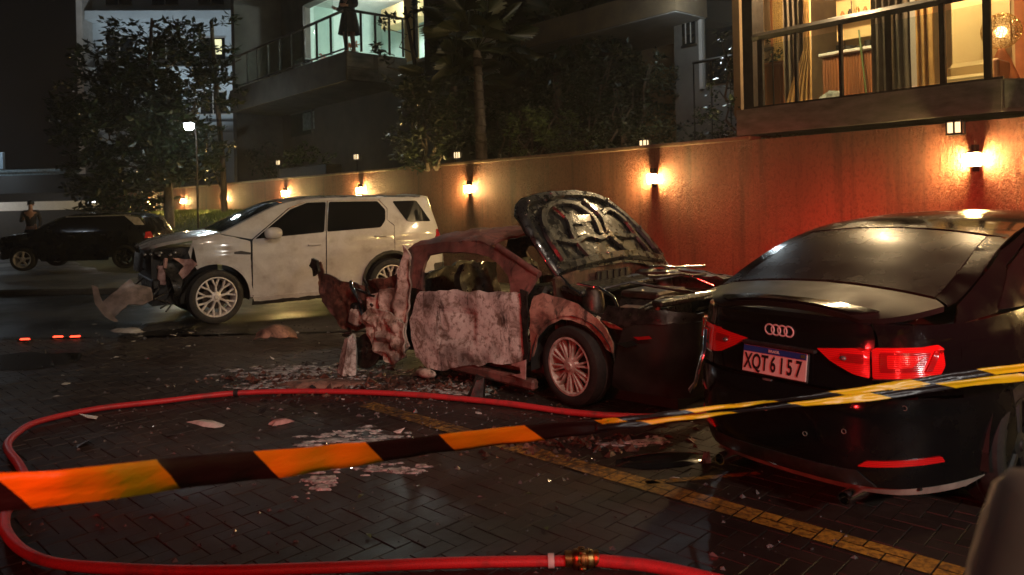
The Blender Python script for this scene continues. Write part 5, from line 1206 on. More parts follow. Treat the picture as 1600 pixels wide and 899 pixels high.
for s_ in (1, -1):
    li = panel('tail_lamp', rpoly([(s_ * .468, .866), (s_ * .466, .724), (s_ * .70, .738), (s_ * .78, .748), (s_ * .81, .79), (s_ * .805, .86), (s_ * .77, .885), (s_ * .68, .874)], .015), AU.wrap0, 'red_lens', au, .03, .02, off=.016)
    panel('lamp_edge', rpoly([(s_ * .466, .724), (s_ * .70, .738), (s_ * .80, .748), (s_ * .80, .741), (s_ * .7, .730), (s_ * .466, .716)], 0), AU.wrap0, 'chrome', li, .03, .01, off=.018)
    panel('lamp_chamber', rpoly([(s_ * .50, .845), (s_ * .50, .755), (s_ * .68, .765), (s_ * .74, .85)], .01), AU.wrap0, 'red_dark', li, .03, .01, off=.020)
    panel('lamp_chamber', rpoly([(s_ * .53, .835), (s_ * .53, .775), (s_ * .64, .783), (s_ * .70, .835)], .01), AU.wrap0, 'red_lens', li, .03, .01, off=.024)
    panel('lamp_bar', rpoly([(s_ * .76, .862), (s_ * .70, .765), (s_ * .73, .765), (s_ * .79, .862)], .005), AU.wrap0, 'red_dark', li, .03, .01, off=.026)
    ii = panel('lid_lamp', rpoly([(s_ * .205, .835), (s_ * .458, .864), (s_ * .456, .724), (s_ * .38, .738), (s_ * .28, .785)], .012), AU.wrap0, 'red_lens', lid, .03, .02, off=.016)
    panel('reversing_lamp', rpoly([(s_ * .32, .825), (s_ * .43, .83), (s_ * .43, .79), (s_ * .34, .79)], .008), AU.wrap0, 'red_dark', lid, .03, .008, off=.021)
    q = AU.wrap0(s_ * .345, .81); ellip('reversing_bulb', (q[0] - .028, q[1], q[2]), (.012, .018, .012), 'clear', lid, 2)
    panel('reflector', rpoly([(s_ * .42, .315), (s_ * .46, .345), (s_ * .80, .372), (s_ * .82, .345)], .008), AU.wrap0, 'red_lens', au, .03, .012, off=.010)
# number plate
def wrapf(t, z, o=0): 
    p = Vector(AU.wrap0(t, z)); e = 1e-3; n = (Vector(AU.wrap0(t + e, z)) - Vector(AU.wrap0(t - e, z))).cross(Vector(AU.wrap0(t, z + e)) - Vector(AU.wrap0(t, z - e))).normalized()
    return p + n * o
PC = Vector((.045, .02, .735)); TL = radians(-9)
pl = bpy.data.objects.new('number_plate', None); pl.empty_display_size = .1; link(pl, au); pl.location = PC; pl.rotation_euler = (0, TL * -1, 0)
part('plate_frame', 'black_trim', pl, (-.004, 0, 0), (.012, .385, .152), None, .004)
M['plate'] = nmat('plate_white', (.80, .76, .70), (.70, .65, .58), 8, .45); M['plate_blue'] = nmat('plate_blue_band', (.02, .07, .33), (.015, .05, .26), 8, .4); M['ink'] = nmat('black_ink', (.012, .012, .014), (.01, .01, .01), 8, .5)
part('plate_face', 'plate', pl, (-.012, 0, 0), (.006, .372, .138), None, .002); part('plate_band', 'plate_blue', pl, (-.0165, 0, .0525), (.003, .366, .031))
def text(name, s, size, mat, parent, loc, sx=1, rot=(pi / 2, 0, -pi / 2), ext=.0008, bold=0):
    c = bpy.data.curves.new(name, 'FONT'); c.body = s; c.size = size; c.align_x = 'CENTER'; c.align_y = 'CENTER'; c.extrude = ext; c.offset = bold; c.resolution_u = 3
    o = bpy.data.objects.new(name, c); COL.objects.link(o)
    dg = bpy.context.evaluated_depsgraph_get(); me = bpy.data.meshes.new_from_object(o.evaluated_get(dg)); bpy.data.objects.remove(o)
    me.materials.clear(); me.materials.append(M[mat]); q = link(bpy.data.objects.new(name, me), parent); q.location = loc; q.rotation_euler = rot; q.scale = (sx, 1, 1); return q
xs_ = [.152, .101, .052, .002, -.048, -.094, -.144]
for ch, y in zip('XQT6I57', xs_): text('plate_character', ch, .112, 'ink', pl, (-.0162, y, -.016), .60, bold=.0022)
text('plate_country', 'BRASIL', .020, 'plate', pl, (-.0185, 0, .0525), 1.1, bold=.0004)
part('plate_flag', 'leaf_light', pl, (-.0182, -.165, .0535), (.002, .024, .016))
# four-ring badge
for k in range(4): MB().lathe([(.031, -.004), (.0265, -.007), (.022, -.004), (.0265, 0), (.031, -.004)], (-.0, 0, 0), 'X', 28).build('badge_ring', 'alloy', lid, 60).location = wrapf(-.075 + .038 * k + .0, .895, .004) 
part('lid_handle', 'black_trim', lid, (.045, 0, .822), (.03, .42, .018), None, .004); part('plate_light', 'clear', lid, (.035, .06, .642), (.02, .05, .010))
for (t, z) in ((-.05, .50), (.36, .47), (.62, .60), (.17, .42)): 
    q = wrapf(t, z, .002); ob = MB().lathe([(.009, -.002), (.012, -.003), (.012, 0), (.009, 0), (.009, -.002)], (0, 0, 0), 'X', 14).build('parking_sensor', 'valance', au, 60); ob.location = q
MB().tube([wrapf(-.50, .83, .05), wrapf(-.47, .74, .06), wrapf(-.47, .62, .07), wrapf(-.50, .54, .07), wrapf(-.585, .475, .08)], [.010, .012, .012, .014, .02], 7, flat=.5).build('hanging_trim', 'chrome', au, 60)
panel('scratched_patch', jag([(-.72, .50), (-.60, .545), (-.53, .50), (-.60, .52), (-.66, .50)], .008, .02), AU.wrap0, 'white_plastic', au, .03, .006, off=.006)
panel('lamp_fragment', jag([(-.86, .83), (-.80, .86), (-.74, .85), (-.80, .82)], .004, .02), AU.wrap0, 'red_lens', au, .03, .006, off=.03)
panel('lamp_fragment', jag([(-.90, .79), (-.84, .815), (-.80, .79)], .004, .02), AU.wrap0, 'clear', au, .03, .006, off=.03)
for x in (.92, 3.55):
    for s_ in (-1, 1): wheel(au, x, s_ * .70, .32, .32, .235, .21, 'five', 'soil_box', side=s_, n=5)  # rims plain dark, the shade on them is put into the colour
    w3 = MB()
    for i in range(15):
        a = radians(-10 + 200 * i / 14)
        for y in (-.78, -.45): w3.v.append(Vector((x + .375 * cos(a), y, .33 + .375 * sin(a))))
    w3.f = [(2 * i, 2 * i + 1, 2 * i + 3, 2 * i + 2) for i in range(14)]; w3.build('wheel_well', 'soil_box', au)

# ---------------------------------------------------------------- dark hatchback far left
fh = thing('dark_hatchback', 'black hatchback parked far left on the kerb, bright wheel and pale rear pillar', 'car', (-12.4, 19.85, .1), radians(3)); fh.scale = (1, 1, .94)
zf = [(-.9, .75), (-.8, .85), (-.4, .95), (.15, 1.02), (.45, 1.2), (.9, 1.42), (1.5, 1.48), (2.4, 1.46), (2.9, 1.40), (3.1, 1.3), (3.3, 1.05)]
FH = Shell(-.85, 3.25, .86, 3.5, 5, lambda u: smooth_tab(zf, u), .95, .25, rf=lambda z: lerp_tab([(.9, 0), (1.4, .28)], z), crown=.04)
fp_ = 'far_black'
panel('side_panel', [(-.7, .3), (-.42, .32)] + arc(0, .32, .38, 172, 8) + [(.45, .24), (2.1, .24)] + arc(2.5, .32, .38, 172, 8) + [(3.1, .35), (3.15, 1.0), (2.9, 1.38), (2.4, 1.44), (1.5, 1.46), (.95, 1.40), (.45, 1.17), (.15, 1.0), (-.4, .93), (-.72, .84)], FH.side, fp_, fh, .1)
panel('top', [(-.8, -1), (-.8, 1), (3.15, 1), (3.15, -1)], FH.top, fp_, fh, .12)
panel('rear_face', [(-.8, .3), (.8, .3), (.78, 1.36), (-.78, 1.36)], FH.wrap1, fp_, fh, .12, flip=True); panel('nose', [(-.8, .3), (.8, .3), (.8, .8), (-.8, .8)], FH.wrap0, fp_, fh, .12)
panel('window', rpoly([(.5, 1.0), (2.6, 1.03), (2.5, 1.36), (1.5, 1.40), (1.0, 1.35)], .05), FH.side, 'tint', fh, .1, off=.004)
panel('rear_pillar', rpoly([(2.45, 1.42), (2.85, 1.37), (3.02, 1.16), (2.75, 1.17)], .03), FH.side, 'white_plastic', fh, .07, off=.006)
panel('roof_bar', [(1.0, 1.41), (2.6, 1.425), (2.6, 1.445), (1.0, 1.43)], FH.side, 'white_plastic', fh, .1, off=.008)
panel('taillight', rpoly([(2.98, .8), (3.14, .8), (3.12, .98), (3.0, .96)], .02), FH.side, 'red_lens', fh, .05, off=.01)
for u in (1.2, 2.0): q = FH.side(u, .92); part('door_handle', 'chrome', fh, (q[0], q[1] - .015, q[2]), (.14, .03, .025), None, .008)
ellip('mirror', (.72, -.98, 1.04), (.10, .07, .07), fp_, fh, 2)
for x in (0, 2.5):
    for s_ in (-1, 1): wheel(fh, x, s_ * .77, .31, .31, .22, .2, 'five', 'alloy' if x == 0 else 'dark_metal', side=s_, n=5)  # rear rims darker: the shade there is put into their colour
part('underbody', 'soil_box', fh, (1.25, 0, .5), (3.4, 1.2, .4)); part('cabin_core', 'soil_box', fh, (1.6, 0, .95), (1.9, 1.3, .6))

# ================================================================== hose, tape, debris, people
def spline(P, m=10):
    P = [Vector(p) for p in P]; out = []
    for i in range(len(P) - 1):
        p0, p1, p2, p3 = [P[max(0, min(len(P) - 1, i + k))] for k in (-1, 0, 1, 2)]
        for j in range(m):
            t = j / m; out.append(.5 * ((2 * p1) + (p2 - p0) * t + (2 * p0 - 5 * p1 + 4 * p2 - p3) * t * t + (3 * p1 - p0 - 3 * p2 + p3) * t**3))
    return out + [P[-1]]
R_ = .027
hz = thing('fire_hose', 'red fire hose looped over the wet pavers in the foreground', 'fire hose', (0, 0, 0))
far_pts = [(1.35, 5.45), (.95, 5.42), (.46, 5.55), (-.14, 5.89), (-.88, 6.2), (-1.66, 6.37), (-2.36, 6.37), (-2.9, 6.15), (-3.32, 5.96), (-3.57, 5.64), (-3.54, 5.34), (-3.41, 5.05), (-3.08, 4.67), (-2.87, 4.4), (-2.74, 4.15), (-2.68, 3.95), (-2.52, 3.71), (-2.26, 3.47), (-1.97, 3.34), (-1.43, 3.27), (-.87, 3.27), (-.31, 3.29), (.20, 3.285)]
_hp = spline([(x, y, R_ + .002) for x, y in far_pts], 8); MB().tube(_hp, [R_ * (1 + .10 * noise.noise((p.x * 3, p.y * 3, 0))) for p in _hp], 12, flat=.86).build('hose_line', 'hose', hz, 60)
MB().tube(spline([(x, y, R_ + .004) for x, y in [(.33, 3.28), (.6, 3.2), (.95, 3.0), (1.5, 2.7), (2.4, 2.5)]], 8), R_, 10).build('hose_line', 'hose', hz, 60)
cpl = MB(); ax = Vector((1, -.02, 0)).normalized()
prof = [(.027, -.075), (.034, -.073), (.034, -.045), (.030, -.042), (.040, -.036), (.043, -.02), (.036, -.016), (.036, -.008), (.045, -.004), (.045, .010), (.037, .014), (.037, .022), (.043, .026), (.040, .045), (.030, .05), (.034, .055), (.034, .07), (.027, .074)]
co = cpl.lathe(prof, (0, 0, 0), 'X', 22).build('coupling', 'brass', hz, 50); co.location = (.27, 3.284, .038)
lg = MB()
for k in range(4): lg.box((.0, .045 * cos(k * pi / 2 + .6), .045 * sin(k * pi / 2 + .6)), (.03, .016, .016), Matrix.Rotation(k * pi / 2 + .6, 3, 'X'), .003)
for kk in range(1): lg.build('coupling_lug', 'brass', co, 40)['kind'] = 'stuff'
MB().lathe([(.027, -.014), (.031, -.013), (.031, .013), (.027, .014)], (0, 0, 0), 'X', 18).build('hose_band', 'white_plastic', hz, 50).location = (.135, 3.285, .031)
MB().lathe([(.027, -.02), (.032, -.018), (.032, .018), (.027, .02)], (0, 0, 0), 'X', 18).build('hose_joint', 'black_trim', hz, 50).location = (-2.36, 6.37, .031)

# warning tape
def tapemat():
    m, t, p = newmat('striped_warning_tape')
    uv = t.nodes.new('ShaderNodeUVMap'); sx = nd(t, 'ShaderNodeSeparateXYZ'); t.links.new(uv.outputs[0], sx.inputs[0])
    a = nd(t, 'ShaderNodeMath', operation='MULTIPLY_ADD'); t.links.new(sx.outputs[1], a.inputs[0]); a.inputs[1].default_value = .075; t.links.new(sx.outputs[0], a.inputs[2])
    b = nd(t, 'ShaderNodeMath', operation='MULTIPLY'); t.links.new(a.outputs[0], b.inputs[0]); b.inputs[1].default_value = 1 / .56
    c = nd(t, 'ShaderNodeMath', operation='FRACT'); t.links.new(b.outputs[0], c.inputs[0])
    col = ramp(t, c.outputs[0], [(0, (.80, .60, .010)), (.555, (.80, .60, .010)), (.56, (.018, .015, .016)), (.995, (.018, .015, .016))], 'CONSTANT')
    t.links.new(col, p.inputs['Base Color']); setp(p, rough=.35, spec=.5)
    n = noise_tex(t, 14, 4, .6, (1, 1, 3)); bump(t, p, n, .4, .01)
    # thin film lets some light through
    p.inputs['Transmission Weight'].default_value = 0
    return m
M['tape'] = tapemat()
def ribbon(name, pts, widths, twist, parent, u0=0, n=26, th=.0006):
    C_ = spline(pts, n); W_ = spline([(w, t, 0) for w, t in zip(widths, twist)], n); V = []; F = []; UV = []; L = u0
    for i, p in enumerate(C_):
        if i: L += (p - C_[i - 1]).length
        d = (C_[min(i + 1, len(C_) - 1)] - C_[max(i - 1, 0)]).normalized(); side = d.cross(Vector((0, 0, 1))).normalized(); up = side.cross(d)
        w = W_[i].x; t = W_[i].y; v = up * cos(t) + side * sin(t); nn = d.cross(v)
        for k in range(5):
            f = k / 4 - .5; V.append(p + v * w * f + nn * (.005 * sin(L * 7 + f * 3) + .004 * cos(f * 9 + L * 3) + .009 * noise.noise((L * 9, f * 2.5, 1)))); UV.append((L, k / 4))
    m = 5
    for i in range(len(C_) - 1):
        for k in range(4): F.append((i * m + k, (i + 1) * m + k, (i + 1) * m + k + 1, i * m + k + 1))
    o = mobj(name, V, F, 'tape', parent, 180); me = o.data; uvl = me.uv_layers.new(name='UVMap')
    for lp_ in me.loops: uvl.data[lp_.index].uv = UV[lp_.vertex_index]
    s_ = o.modifiers.new('Solidify', 'SOLIDIFY'); s_.thickness = th
    return o
tp = thing('warning_tape', 'yellow and black striped warning tape stretched across the whole foreground', 'tape', (0, 0, 0))
tpts = [(-2.2, 1.0, 1.24), (-1.5, 1.2, 1.13), (-1.02, 1.48, 1.05), (-.89, 1.57, 1.03), (-.76, 1.76, .985), (-.54, 1.97, .935), (-.08, 2.35, .865), (.30, 2.50, .850)]
ribbon('tape_strip', tpts, [.075, .075, .075, .073, .072, .068, .058, .045], [.05, .05, .02, .0, .0, .05, .1, .3], tp, .32)
ribbon('tape_strip', [(.28, 2.50, .862), (.44, 2.55, .862), (.93, 2.65, .880), (1.32, 2.70, .905), (1.69, 2.72, .945), (1.94, 2.74, .965), (3.2, 2.8, 1.08)], [.028, .020, .018, .026, .030, .03, .03], [.3, .3, .3, .1, 0, 0, 0], tp, .20)
ribbon('tape_strip', [(.26, 2.485, .846), (.44, 2.54, .844), (.93, 2.64, .862), (1.32, 2.69, .882), (1.69, 2.71, .918), (1.94, 2.725, .935), (3.2, 2.785, 1.05)], [.028, .020, .018, .026, .028, .03, .03], [.2, .2, .2, .1, 0, 0, 0], tp, .34)

# debris
rd_ = random.Random(11)
def shard(name, label, cat_, loc, r, h, mat, sd, rot=0, tilt=(0, 0), group=None, aspect=1.6):
    n = 9; rnd = random.Random(sd); V = []
    for lay, (s_, z) in enumerate(((1, 0), (.96, .5), (.62, 1))):
        for k in range(n):
            a = 2 * pi * k / n; q = r * s_ * (.72 + .4 * noise.noise((k * .9, sd, 0)) + .25 * rnd.random() * (lay == 0))
            V.append(Vector((cos(a) * q * aspect, sin(a) * q, h * z + (.3 * h * rnd.random() if lay == 2 else 0))))
    F = [tuple(range(n))[::-1]] + [(l * n + k, l * n + (k + 1) % n, (l + 1) * n + (k + 1) % n, (l + 1) * n + k) for l in range(2) for k in range(n)] + [tuple(range(2 * n, 3 * n))]
    o = mobj(name, V, F, mat, None, 30); o.location = loc; o.rotation_euler = (tilt[0], tilt[1], rot)
    return tag(o, label, cat_, group)
bf_ = panel('body_fragment', jag([(-.24, -.10), (-.10, -.16), (.12, -.15), (.25, -.06), (.22, .08), (.05, .15), (-.02, .06), (-.10, .14), (-.22, .08)], .02, .04), lambda u, v: (u, v, .012 + .15 * max(0, 1 - (u / .27)**2) * max(0, 1 - ((v - .04) / .24)**2) + .02 * noise.noise((u * 9, v * 9, 1))), 'fender_burnt', None, .03, .012, back=True, smooth=40)
bf_.location = (-2.88, 9.1, 0); bf_.rotation_euler = (.12, .05, .2); tag(bf_, 'bent brown burnt panel piece lying between the suv and the wreck', 'car part')
shard('trim_fragment', 'pale trim fragment on the pavers inside the hose loop, larger left one', 'debris', (-2.28, 5.57, .002), .075, .02, 'white_plastic', 5, -.5, aspect=2.4)
shard('trim_fragment', 'small curved pinkish fragment inside the hose loop, right of the larger pale one', 'debris', (-1.74, 5.55, .002), .045, .025, 'pink_part', 6, .5, aspect=2.6)
shard('bumper_fragment', 'flat grey fragment on the road under the suv front bumper', 'car part', (-5.05, 9.9, .0), .16, .03, 'white_plastic', 8, -.4, aspect=2.0)
shard('bumper_fragment', 'dark plastic sheet lying beneath the front of the white suv', 'car part', (-4.75, 10.1, .0), .26, .06, 'black_trim', 9, .3, aspect=1.6)
shard('door_mirror_fragment', 'triangular dark fragment standing on the ground under the burnt door', 'car part', (-.33, 6.08, .0), .09, .16, 'dark_metal', 10, .6, (.1, .2), aspect=1.0)
shard('lamp_fragment', 'cream broken fragment standing beside the bare hub of the wreck', 'car part', (-1.58, 7.12, .0), .10, .32, 'ash_door', 14, .2, (.15, .1), aspect=1.1)
shard('oil_lid', 'dark wet broken sheet on the pavers in front of the black sedan bumper', 'debris', (.90, 4.60, .002), .18, .018, 'tint', 16, .1, aspect=2.1)
shard('small_cone_fragment', 'small pale broken bracket beside the dark wet sheet', 'debris', (1.14, 4.55, .002), .035, .05, 'clear', 17, .5, aspect=1.3)
shard('bumper_fragment', 'reddish flat panel piece on the ground behind the far hose', 'car part', (-1.75, 6.75, .0), .22, .025, 'fender_burnt', 21, -.1, aspect=2.4)
for i, (x, y, lab) in enumerate([(-.86, 4.11, 'far left one by the white foam'), (-.72, 3.62, 'left one nearest the camera'), (.06, 4.10, 'farther one left of the yellow line'), (.13, 3.66, 'nearer one left of the yellow line')]):  # green lens ghosts, built as small leaf-shaped bits
    q = MB(); q.add([(-.02, 0, .004), (0, -.012, .016), (.03, 0, .012), (.002, .013, .02)], [(0, 1, 2, 3)]).add([(-.02, 0, .0035), (0, -.012, .0155), (.03, 0, .0115), (.002, .013, .0195)], [(3, 2, 1, 0)])
    o = q.build('fallen_leaf', 'leaf_light'); o.location = (x, y, 0); o.rotation_euler = (0, 0, i * 1.3 + 1); tag(o, 'tiny light green leaf on the pavers, ' + lab, 'leaf', 'green leaves on the pavers')
# scattered glass and grit (uncountable)
V = []; F = []
def chip(x, y, s_):
    k = len(V); a = rd_.uniform(0, 6.28); c_, sn = cos(a) * s_, sin(a) * s_; h = s_ * rd_.uniform(.3, .9)
    V.extend([(x + c_, y + sn, .001), (x - sn * .8, y + c_ * .8, .001), (x - c_ * .9, y - sn * .7, .001), (x + sn * .2, y - c_ * .2, h + .002)]); F.extend([(k, k + 1, k + 3), (k + 1, k + 2, k + 3), (k + 2, k, k + 3)])
for _ in range(2600):
    m_ = rd_.random()
    if m_ < .38: x, y = rd_.gauss(-1.2, .9), rd_.gauss(6.9, .55)
    elif m_ < .68: x, y = rd_.uniform(-3.2, 1.6), rd_.uniform(3.2, 6.4)
    elif m_ < .8: x, y = rd_.gauss(-.4, .8), rd_.gauss(5.2, .6)
    else: x, y = rd_.uniform(-6.5, -1), rd_.uniform(7.5, 10.5)
    chip(x, y, abs(rd_.gauss(0, .009)) + .003)
tag(mobj('glass_grit', V, F, 'clear', None), 'scattered broken glass and grit across the pavers round the wreck', 'debris', kind='stuff')
V = []; F = []
for _ in range(900):
    a = rd_.random()
    x, y = (rd_.gauss(-.9, .55), rd_.gauss(6.55, .2)) if a < .45 else (rd_.gauss(-1.9, .5), rd_.gauss(7.0, .25)) if a < .75 else (rd_.gauss(.3, .4), rd_.gauss(4.95, .15))
    chip(x, y, abs(rd_.gauss(0, .022)) + .008)
tag(mobj('burnt_rubble', V, F, 'rust', None, 30), 'burnt rubble and flakes on the ground below the wreck', 'debris', kind='stuff')
for nm_, mt_, sd_, nn__ in (('plastic_shards', 'black_trim', 5, 260), ('pale_shards', 'white_plastic', 9, 80)):
    V = []; F = []
    for _ in range(nn__):
        x, y = (rd_.gauss(-1.3, 1.0), rd_.gauss(6.8, .5)) if rd_.random() < .5 else (rd_.uniform(-5.5, 1.2), rd_.uniform(4.2, 10.2)) if rd_.random() < .7 else (rd_.gauss(-4.3, .7), rd_.gauss(9.6, .4))
        r0 = abs(rd_.gauss(0, .018)) + .006; k = len(V); a0 = rd_.uniform(0, 6.28); m_ = rd_.randint(3, 5); tl = rd_.uniform(0, .8)
        for q in range(m_): a = a0 + 6.283 * q / m_; rr_ = r0 * rd_.uniform(.5, 1.5); V.append((x + rr_ * cos(a), y + rr_ * sin(a), .002 + max(0, rr_ * sin(a - a0)) * tl))
        for q in range(m_): V.append((V[k + q][0], V[k + q][1], V[k + q][2] + .003))
        F += [tuple(range(k, k + m_))[::-1], tuple(range(k + m_, k + 2 * m_))] + [(k + q, k + (q + 1) % m_, k + m_ + (q + 1) % m_, k + m_ + q) for q in range(m_)]
    tag(mobj(nm_, V, F, mt_, None), ('dark' if sd_ == 5 else 'pale') + ' plastic shards strewn over the ground between the cars', 'debris', kind='stuff')
def foam(label, cx, cy, rx, ry, sd, n=260):
    V = []; F = []; rnd = random.Random(sd); N = 90
    for i in range(N + 1):
        for j in range(N + 1):
            u, v = i / N * 2 - 1, j / N * 2 - 1; x, y = cx + u * rx, cy + v * ry
            f = noise.fractal((x * 6, y * 20 + sd, 1), .8, 2.2, 6) * 1.3 + .12 - .8 * (u * u + v * v)
            V.append((x, y, -.003 + .011 * min(1, max(0, f) * 5) + .004 * max(0, noise.noise((x * 40, y * 40, 2))) * (f > 0)))
    keep = lambda i, j: V[i * (N + 1) + j][2] > -.0025
    for i in range(N):
        for j in range(N):
            if keep(i, j) or keep(i + 1, j) or keep(i, j + 1) or keep(i + 1, j + 1): F.append((i * (N + 1) + j, (i + 1) * (N + 1) + j, (i + 1) * (N + 1) + j + 1, i * (N + 1) + j + 1))
    return tag(mobj('foam_patch', V, F, 'foam', None, 60), label, 'foam', 'patches of extinguisher foam', 'stuff')
foam('streaky grey-white foam patch under the middle of the tape', -1.15, 5.12, .42, .32, 1); foam('smaller grey foam patch just below the orange tape', -1.18, 4.35, .16, .24, 2); foam('thin foam streaks right of the lower foam patch', -.8, 4.55, .30, .12, 3)
foam('broad dirty foam patch on the ground behind the far hose', -1.9, 6.75, .75, .30, 4); foam('dirty foam patch under the wreck door', -.6, 6.4, .6, .25, 5); foam('thin grey foam stain beside the dark wet sheet', .75, 4.95, .30, .12, 6); foam('long whitish wet streak on the ground left of the wreck', -2.1, 7.3, .9, .35, 7)
M['red_glow'] = emat('red_light_lens', (1, .05, .02), 5)  # added glowing slabs stand in for red glints on the wet road
for i, (px_, py_, lab) in enumerate([(-6.05, 9.33, 'left one of three'), (-5.72, 9.46, 'middle one of three'), (-5.50, 9.45, 'right one of three')]):
    q = thing('red_ground_light', 'small glowing red light low on the dark road at far left, ' + lab, 'light', (px_, py_, 0), .1 * i, 'red lights on the road')
    part('base', 'black_trim', q, (0, 0, .008), (.17, .06, .016), None, .004); part('lens', 'red_glow', q, (0, -.005, .024), (.12, .035, .022), None, .01)  # the lens is the added glowing slab of the glint, on a dark base
pv = [(-5.4 + .75 * cos(a) * (1 + .25 * noise.noise((cos(a), sin(a), 3))), 8.05 + .50 * sin(a) * (1 + .3 * noise.noise((cos(a) * 2, sin(a), 9))), .0035) for a in [2 * pi * k / 40 for k in range(40)]]
M['water'] = nmat('puddle_water', (.01, .01, .01), (.014, .013, .012), 2, .03, .08, bmp=.04, bscale=6, coat=1)
tag(mobj('puddle', pv, [tuple(range(40))], 'water'), kind='structure')

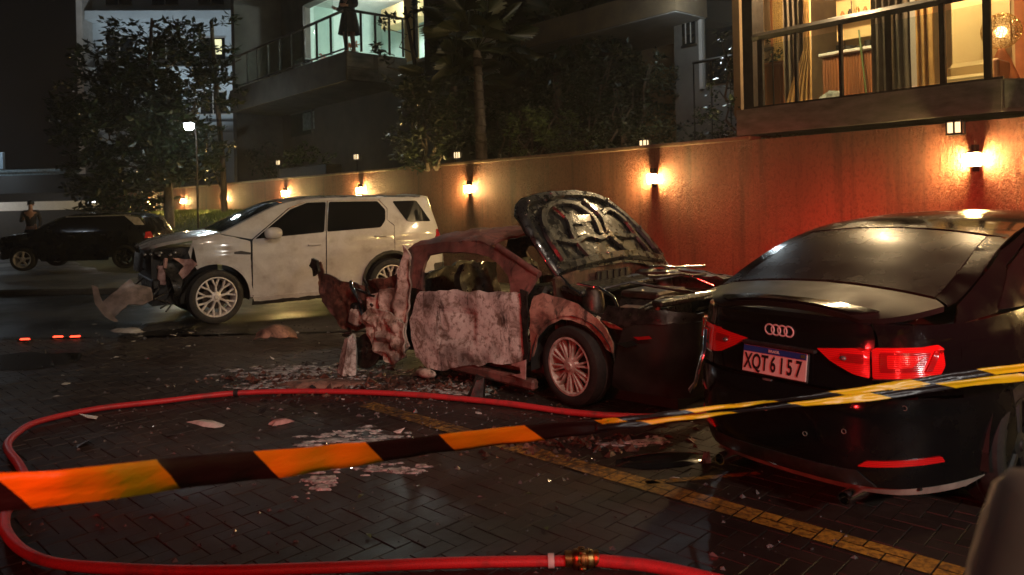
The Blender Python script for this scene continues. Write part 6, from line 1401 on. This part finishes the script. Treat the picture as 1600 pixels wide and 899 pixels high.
# people
SKEL = [('pelvis', 'waist'), ('waist', 'chest'), ('chest', 'neck'), ('neck', 'jaw'), ('jaw', 'crown')]
def person(label, loc, rot, pose, cloth, hair_long=False, scale=1.0, dress=False, bare_arms=False, group=None):
    r = thing('person', label, 'person', loc, rot); r.scale = (scale,) * 3
    J = dict(pelvis=(0, 0, .93, .125, .09), waist=(0, 0, 1.10, .115, .085), chest=(0, 0, 1.30, .145, .10), neck=(0, .005, 1.47, .050, .052), jaw=(0, -.012, 1.56, .062, .070), crown=(0, .0, 1.66, .070, .085))
    E = list(SKEL)
    for s_, n_ in ((-1, 'r'), (1, 'l')):
        sh = Vector((s_ * .175, 0, 1.40)); el = Vector(pose[n_ + '_el']); ha_ = Vector(pose[n_ + '_ha']); fo = Vector(pose.get(n_ + '_fo', (s_ * .11, .02, .05)))
        kn = Vector(pose.get(n_ + '_kn', (s_ * .105, -.02, .49)))
        J.update({n_ + 'sh': (*sh, .058), n_ + 'el': (*el, .040), n_ + 'wr': (*(el.lerp(ha_, .92)), .027, .022), n_ + 'pa': (*ha_, .036, .018),
                  n_ + 'hip': (s_ * .095, 0, .86, .085), n_ + 'kn': (*kn, .056), n_ + 'an': (fo.x, fo.y, .09, .040), n_ + 'toe': (fo.x + s_ * .02, fo.y - .17, .035, .042, .025), n_ + 'heel': (fo.x, fo.y + .03, .04, .035)})
        E += [('chest', n_ + 'sh'), (n_ + 'sh', n_ + 'el'), (n_ + 'el', n_ + 'wr'), (n_ + 'wr', n_ + 'pa'), ('pelvis', n_ + 'hip'), (n_ + 'hip', n_ + 'kn'), (n_ + 'kn', n_ + 'an'), (n_ + 'an', n_ + 'toe'), (n_ + 'an', n_ + 'heel')]
        d = (ha_ - el).normalized(); si = d.cross(Vector((0, 1, 0))); si = si.normalized() if si.length > .1 else Vector((1, 0, 0))
        for k in range(4):
            b = ha_ + si * (-.03 + .02 * k) + d * .03; L_ = (.065, .078, .072, .055)[k]; m_ = b + d * L_ * .55 + Vector((0, -.008, 0)); t_ = b + d * L_ + Vector((0, -.022, 0))
            J.update({n_ + 'f%da' % k: (*b, .010), n_ + 'f%db' % k: (*m_, .009), n_ + 'f%dc' % k: (*t_, .0075)}); E += [(n_ + 'pa', n_ + 'f%da' % k), (n_ + 'f%da' % k, n_ + 'f%db' % k), (n_ + 'f%db' % k, n_ + 'f%dc' % k)]
        tb_ = ha_ - si * .035 - d * .01; tt = tb_ - si * .02 + d * .035 + Vector((0, -.015, 0)); J.update({n_ + 'ta': (*tb_, .012), n_ + 'tb': (*tt, .009)}); E += [(n_ + 'pa', n_ + 'ta'), (n_ + 'ta', n_ + 'tb')]
    skin('body', J, E, 'skin', r, 1, 'pelvis')
    # face
    ellip('nose', (0, -.095, 1.585), (.012, .018, .02), 'skin', r, 2)
    for s_ in (-1, 1): ellip('eye', (s_ * .028, -.082, 1.615), (.011, .008, .007), 'ink', r, 1); ellip('ear', (s_ * .078, .0, 1.60), (.012, .022, .032), 'skin', r, 2)
    ellip('mouth', (0, -.086, 1.552), (.022, .008, .006), 'pink_part', r, 1)
    ellip('hair', (0, .022, 1.655), (.090, .100, .085), 'hair', r, 3)
    if hair_long: ellip('long_hair', (0, .065, 1.54), (.085, .045, .14), 'hair', r, 3)
    g_ = lambda k, f=1.0, a=.012: (*J[k][:3], J[k][3] * f + a, (J[k][4] if len(J[k]) > 4 else J[k][3]) * f + a)
    top_ = {k: g_(k) for k in ('pelvis', 'waist', 'chest')}; top_['collar'] = (0, .004, 1.43, .075, .07); te = [('pelvis', 'waist'), ('waist', 'chest'), ('chest', 'collar')]
    for n_ in 'rl':
        top_[n_ + 'sh'] = g_(n_ + 'sh'); e_ = Vector(J[n_ + 'el'][:3]); s0 = Vector(J[n_ + 'sh'][:3]); f = .55 if bare_arms else 1.0
        top_[n_ + 'sl'] = (*s0.lerp(e_, f), .055, .055); te += [('chest', n_ + 'sh'), (n_ + 'sh', n_ + 'sl')]
        if not bare_arms: top_[n_ + 'cu'] = (*Vector(J[n_ + 'el'][:3]).lerp(Vector(J[n_ + 'wr'][:3]), .85), .038, .036); te.append((n_ + 'sl', n_ + 'cu'))
    skin('shirt', top_, te, cloth[0], r, 1, 'pelvis')
    if dress:
        MB().lathe([(.14, 1.08), (.165, .95), (.20, .75), (.235, .52), (.23, .52), (.13, 1.0)], axis='Z', n=24).build('skirt', cloth[1], r, 60)
    else:
        tr = {'pelvis': (0, 0, .95, .135, .10)}; e2 = []
        for n_ in 'rl':
            for q_ in ('hip', 'kn', 'an'): tr[n_ + q_] = g_(n_ + q_, 1.0, .014)
            e2 += [('pelvis', n_ + 'hip'), (n_ + 'hip', n_ + 'kn'), (n_ + 'kn', n_ + 'an')]
        skin('trousers', tr, e2, cloth[1], r, 1, 'pelvis')
    return r
hang = dict(r_el=(-.24, .03, 1.12), r_ha=(-.25, -.04, .87), l_el=(.24, .03, 1.12), l_ha=(.25, -.04, .87))
lean = dict(r_el=(-.25, -.02, 1.14), r_ha=(-.16, -.24, 1.13), l_el=(.25, -.02, 1.14), l_ha=(.16, -.24, 1.13))
pA = Vector((-11.62 - .45, 0, 0)); q = wp(-11.62 - .55, .2 + .42, 5.67)
person('person in dark knee-length dress standing at the lit balcony rail', tuple(q), WR + .2, lean, ('cloth_dark', 'cloth_dark'), True, 1.14, dress=True).scale = (1.35, 1.3, 1.14)
person('distant dim person standing beyond the dark hatchback', (-13.45, 21.1, .18), .3, dict(r_el=(-.24, -.02, 1.15), r_ha=(-.12, -.22, 1.22), l_el=(.24, .03, 1.12), l_ha=(.22, -.12, .92)), ('cloth_dark', 'cloth_dark'), False, 1.0)
person('blurred onlooker in dusty pink top, one shoulder at the right photo edge', (.755, .86, 0), pi - .25, hang, ('cloth_pink', 'cloth_dark'), True, .875)
# ================================================================== thin haze volume added for glow around the lamps and lifted darks
hm = bpy.data.materials.new('night_haze'); hm.use_nodes = True; t = hm.node_tree
for n in list(t.nodes):
    if n.type == 'BSDF_PRINCIPLED': t.nodes.remove(n)
pv_ = t.nodes.new('ShaderNodeVolumePrincipled'); pv_.inputs['Color'].default_value = (.85, .85, .85, 1); pv_.inputs['Density'].default_value = .0014; pv_.inputs['Anisotropy'].default_value = .6
t.links.new(pv_.outputs[0], [n for n in t.nodes if n.type == 'OUTPUT_MATERIAL'][0].inputs['Volume'])
hz_ = MB().box((-10, 40, 9.5), (170, 140, 22)).build('haze', hm); tag(hz_, 'thin smoky haze hanging in the night air over the car park', 'haze', kind='stuff')
S.cycles.volume_bounces = 0
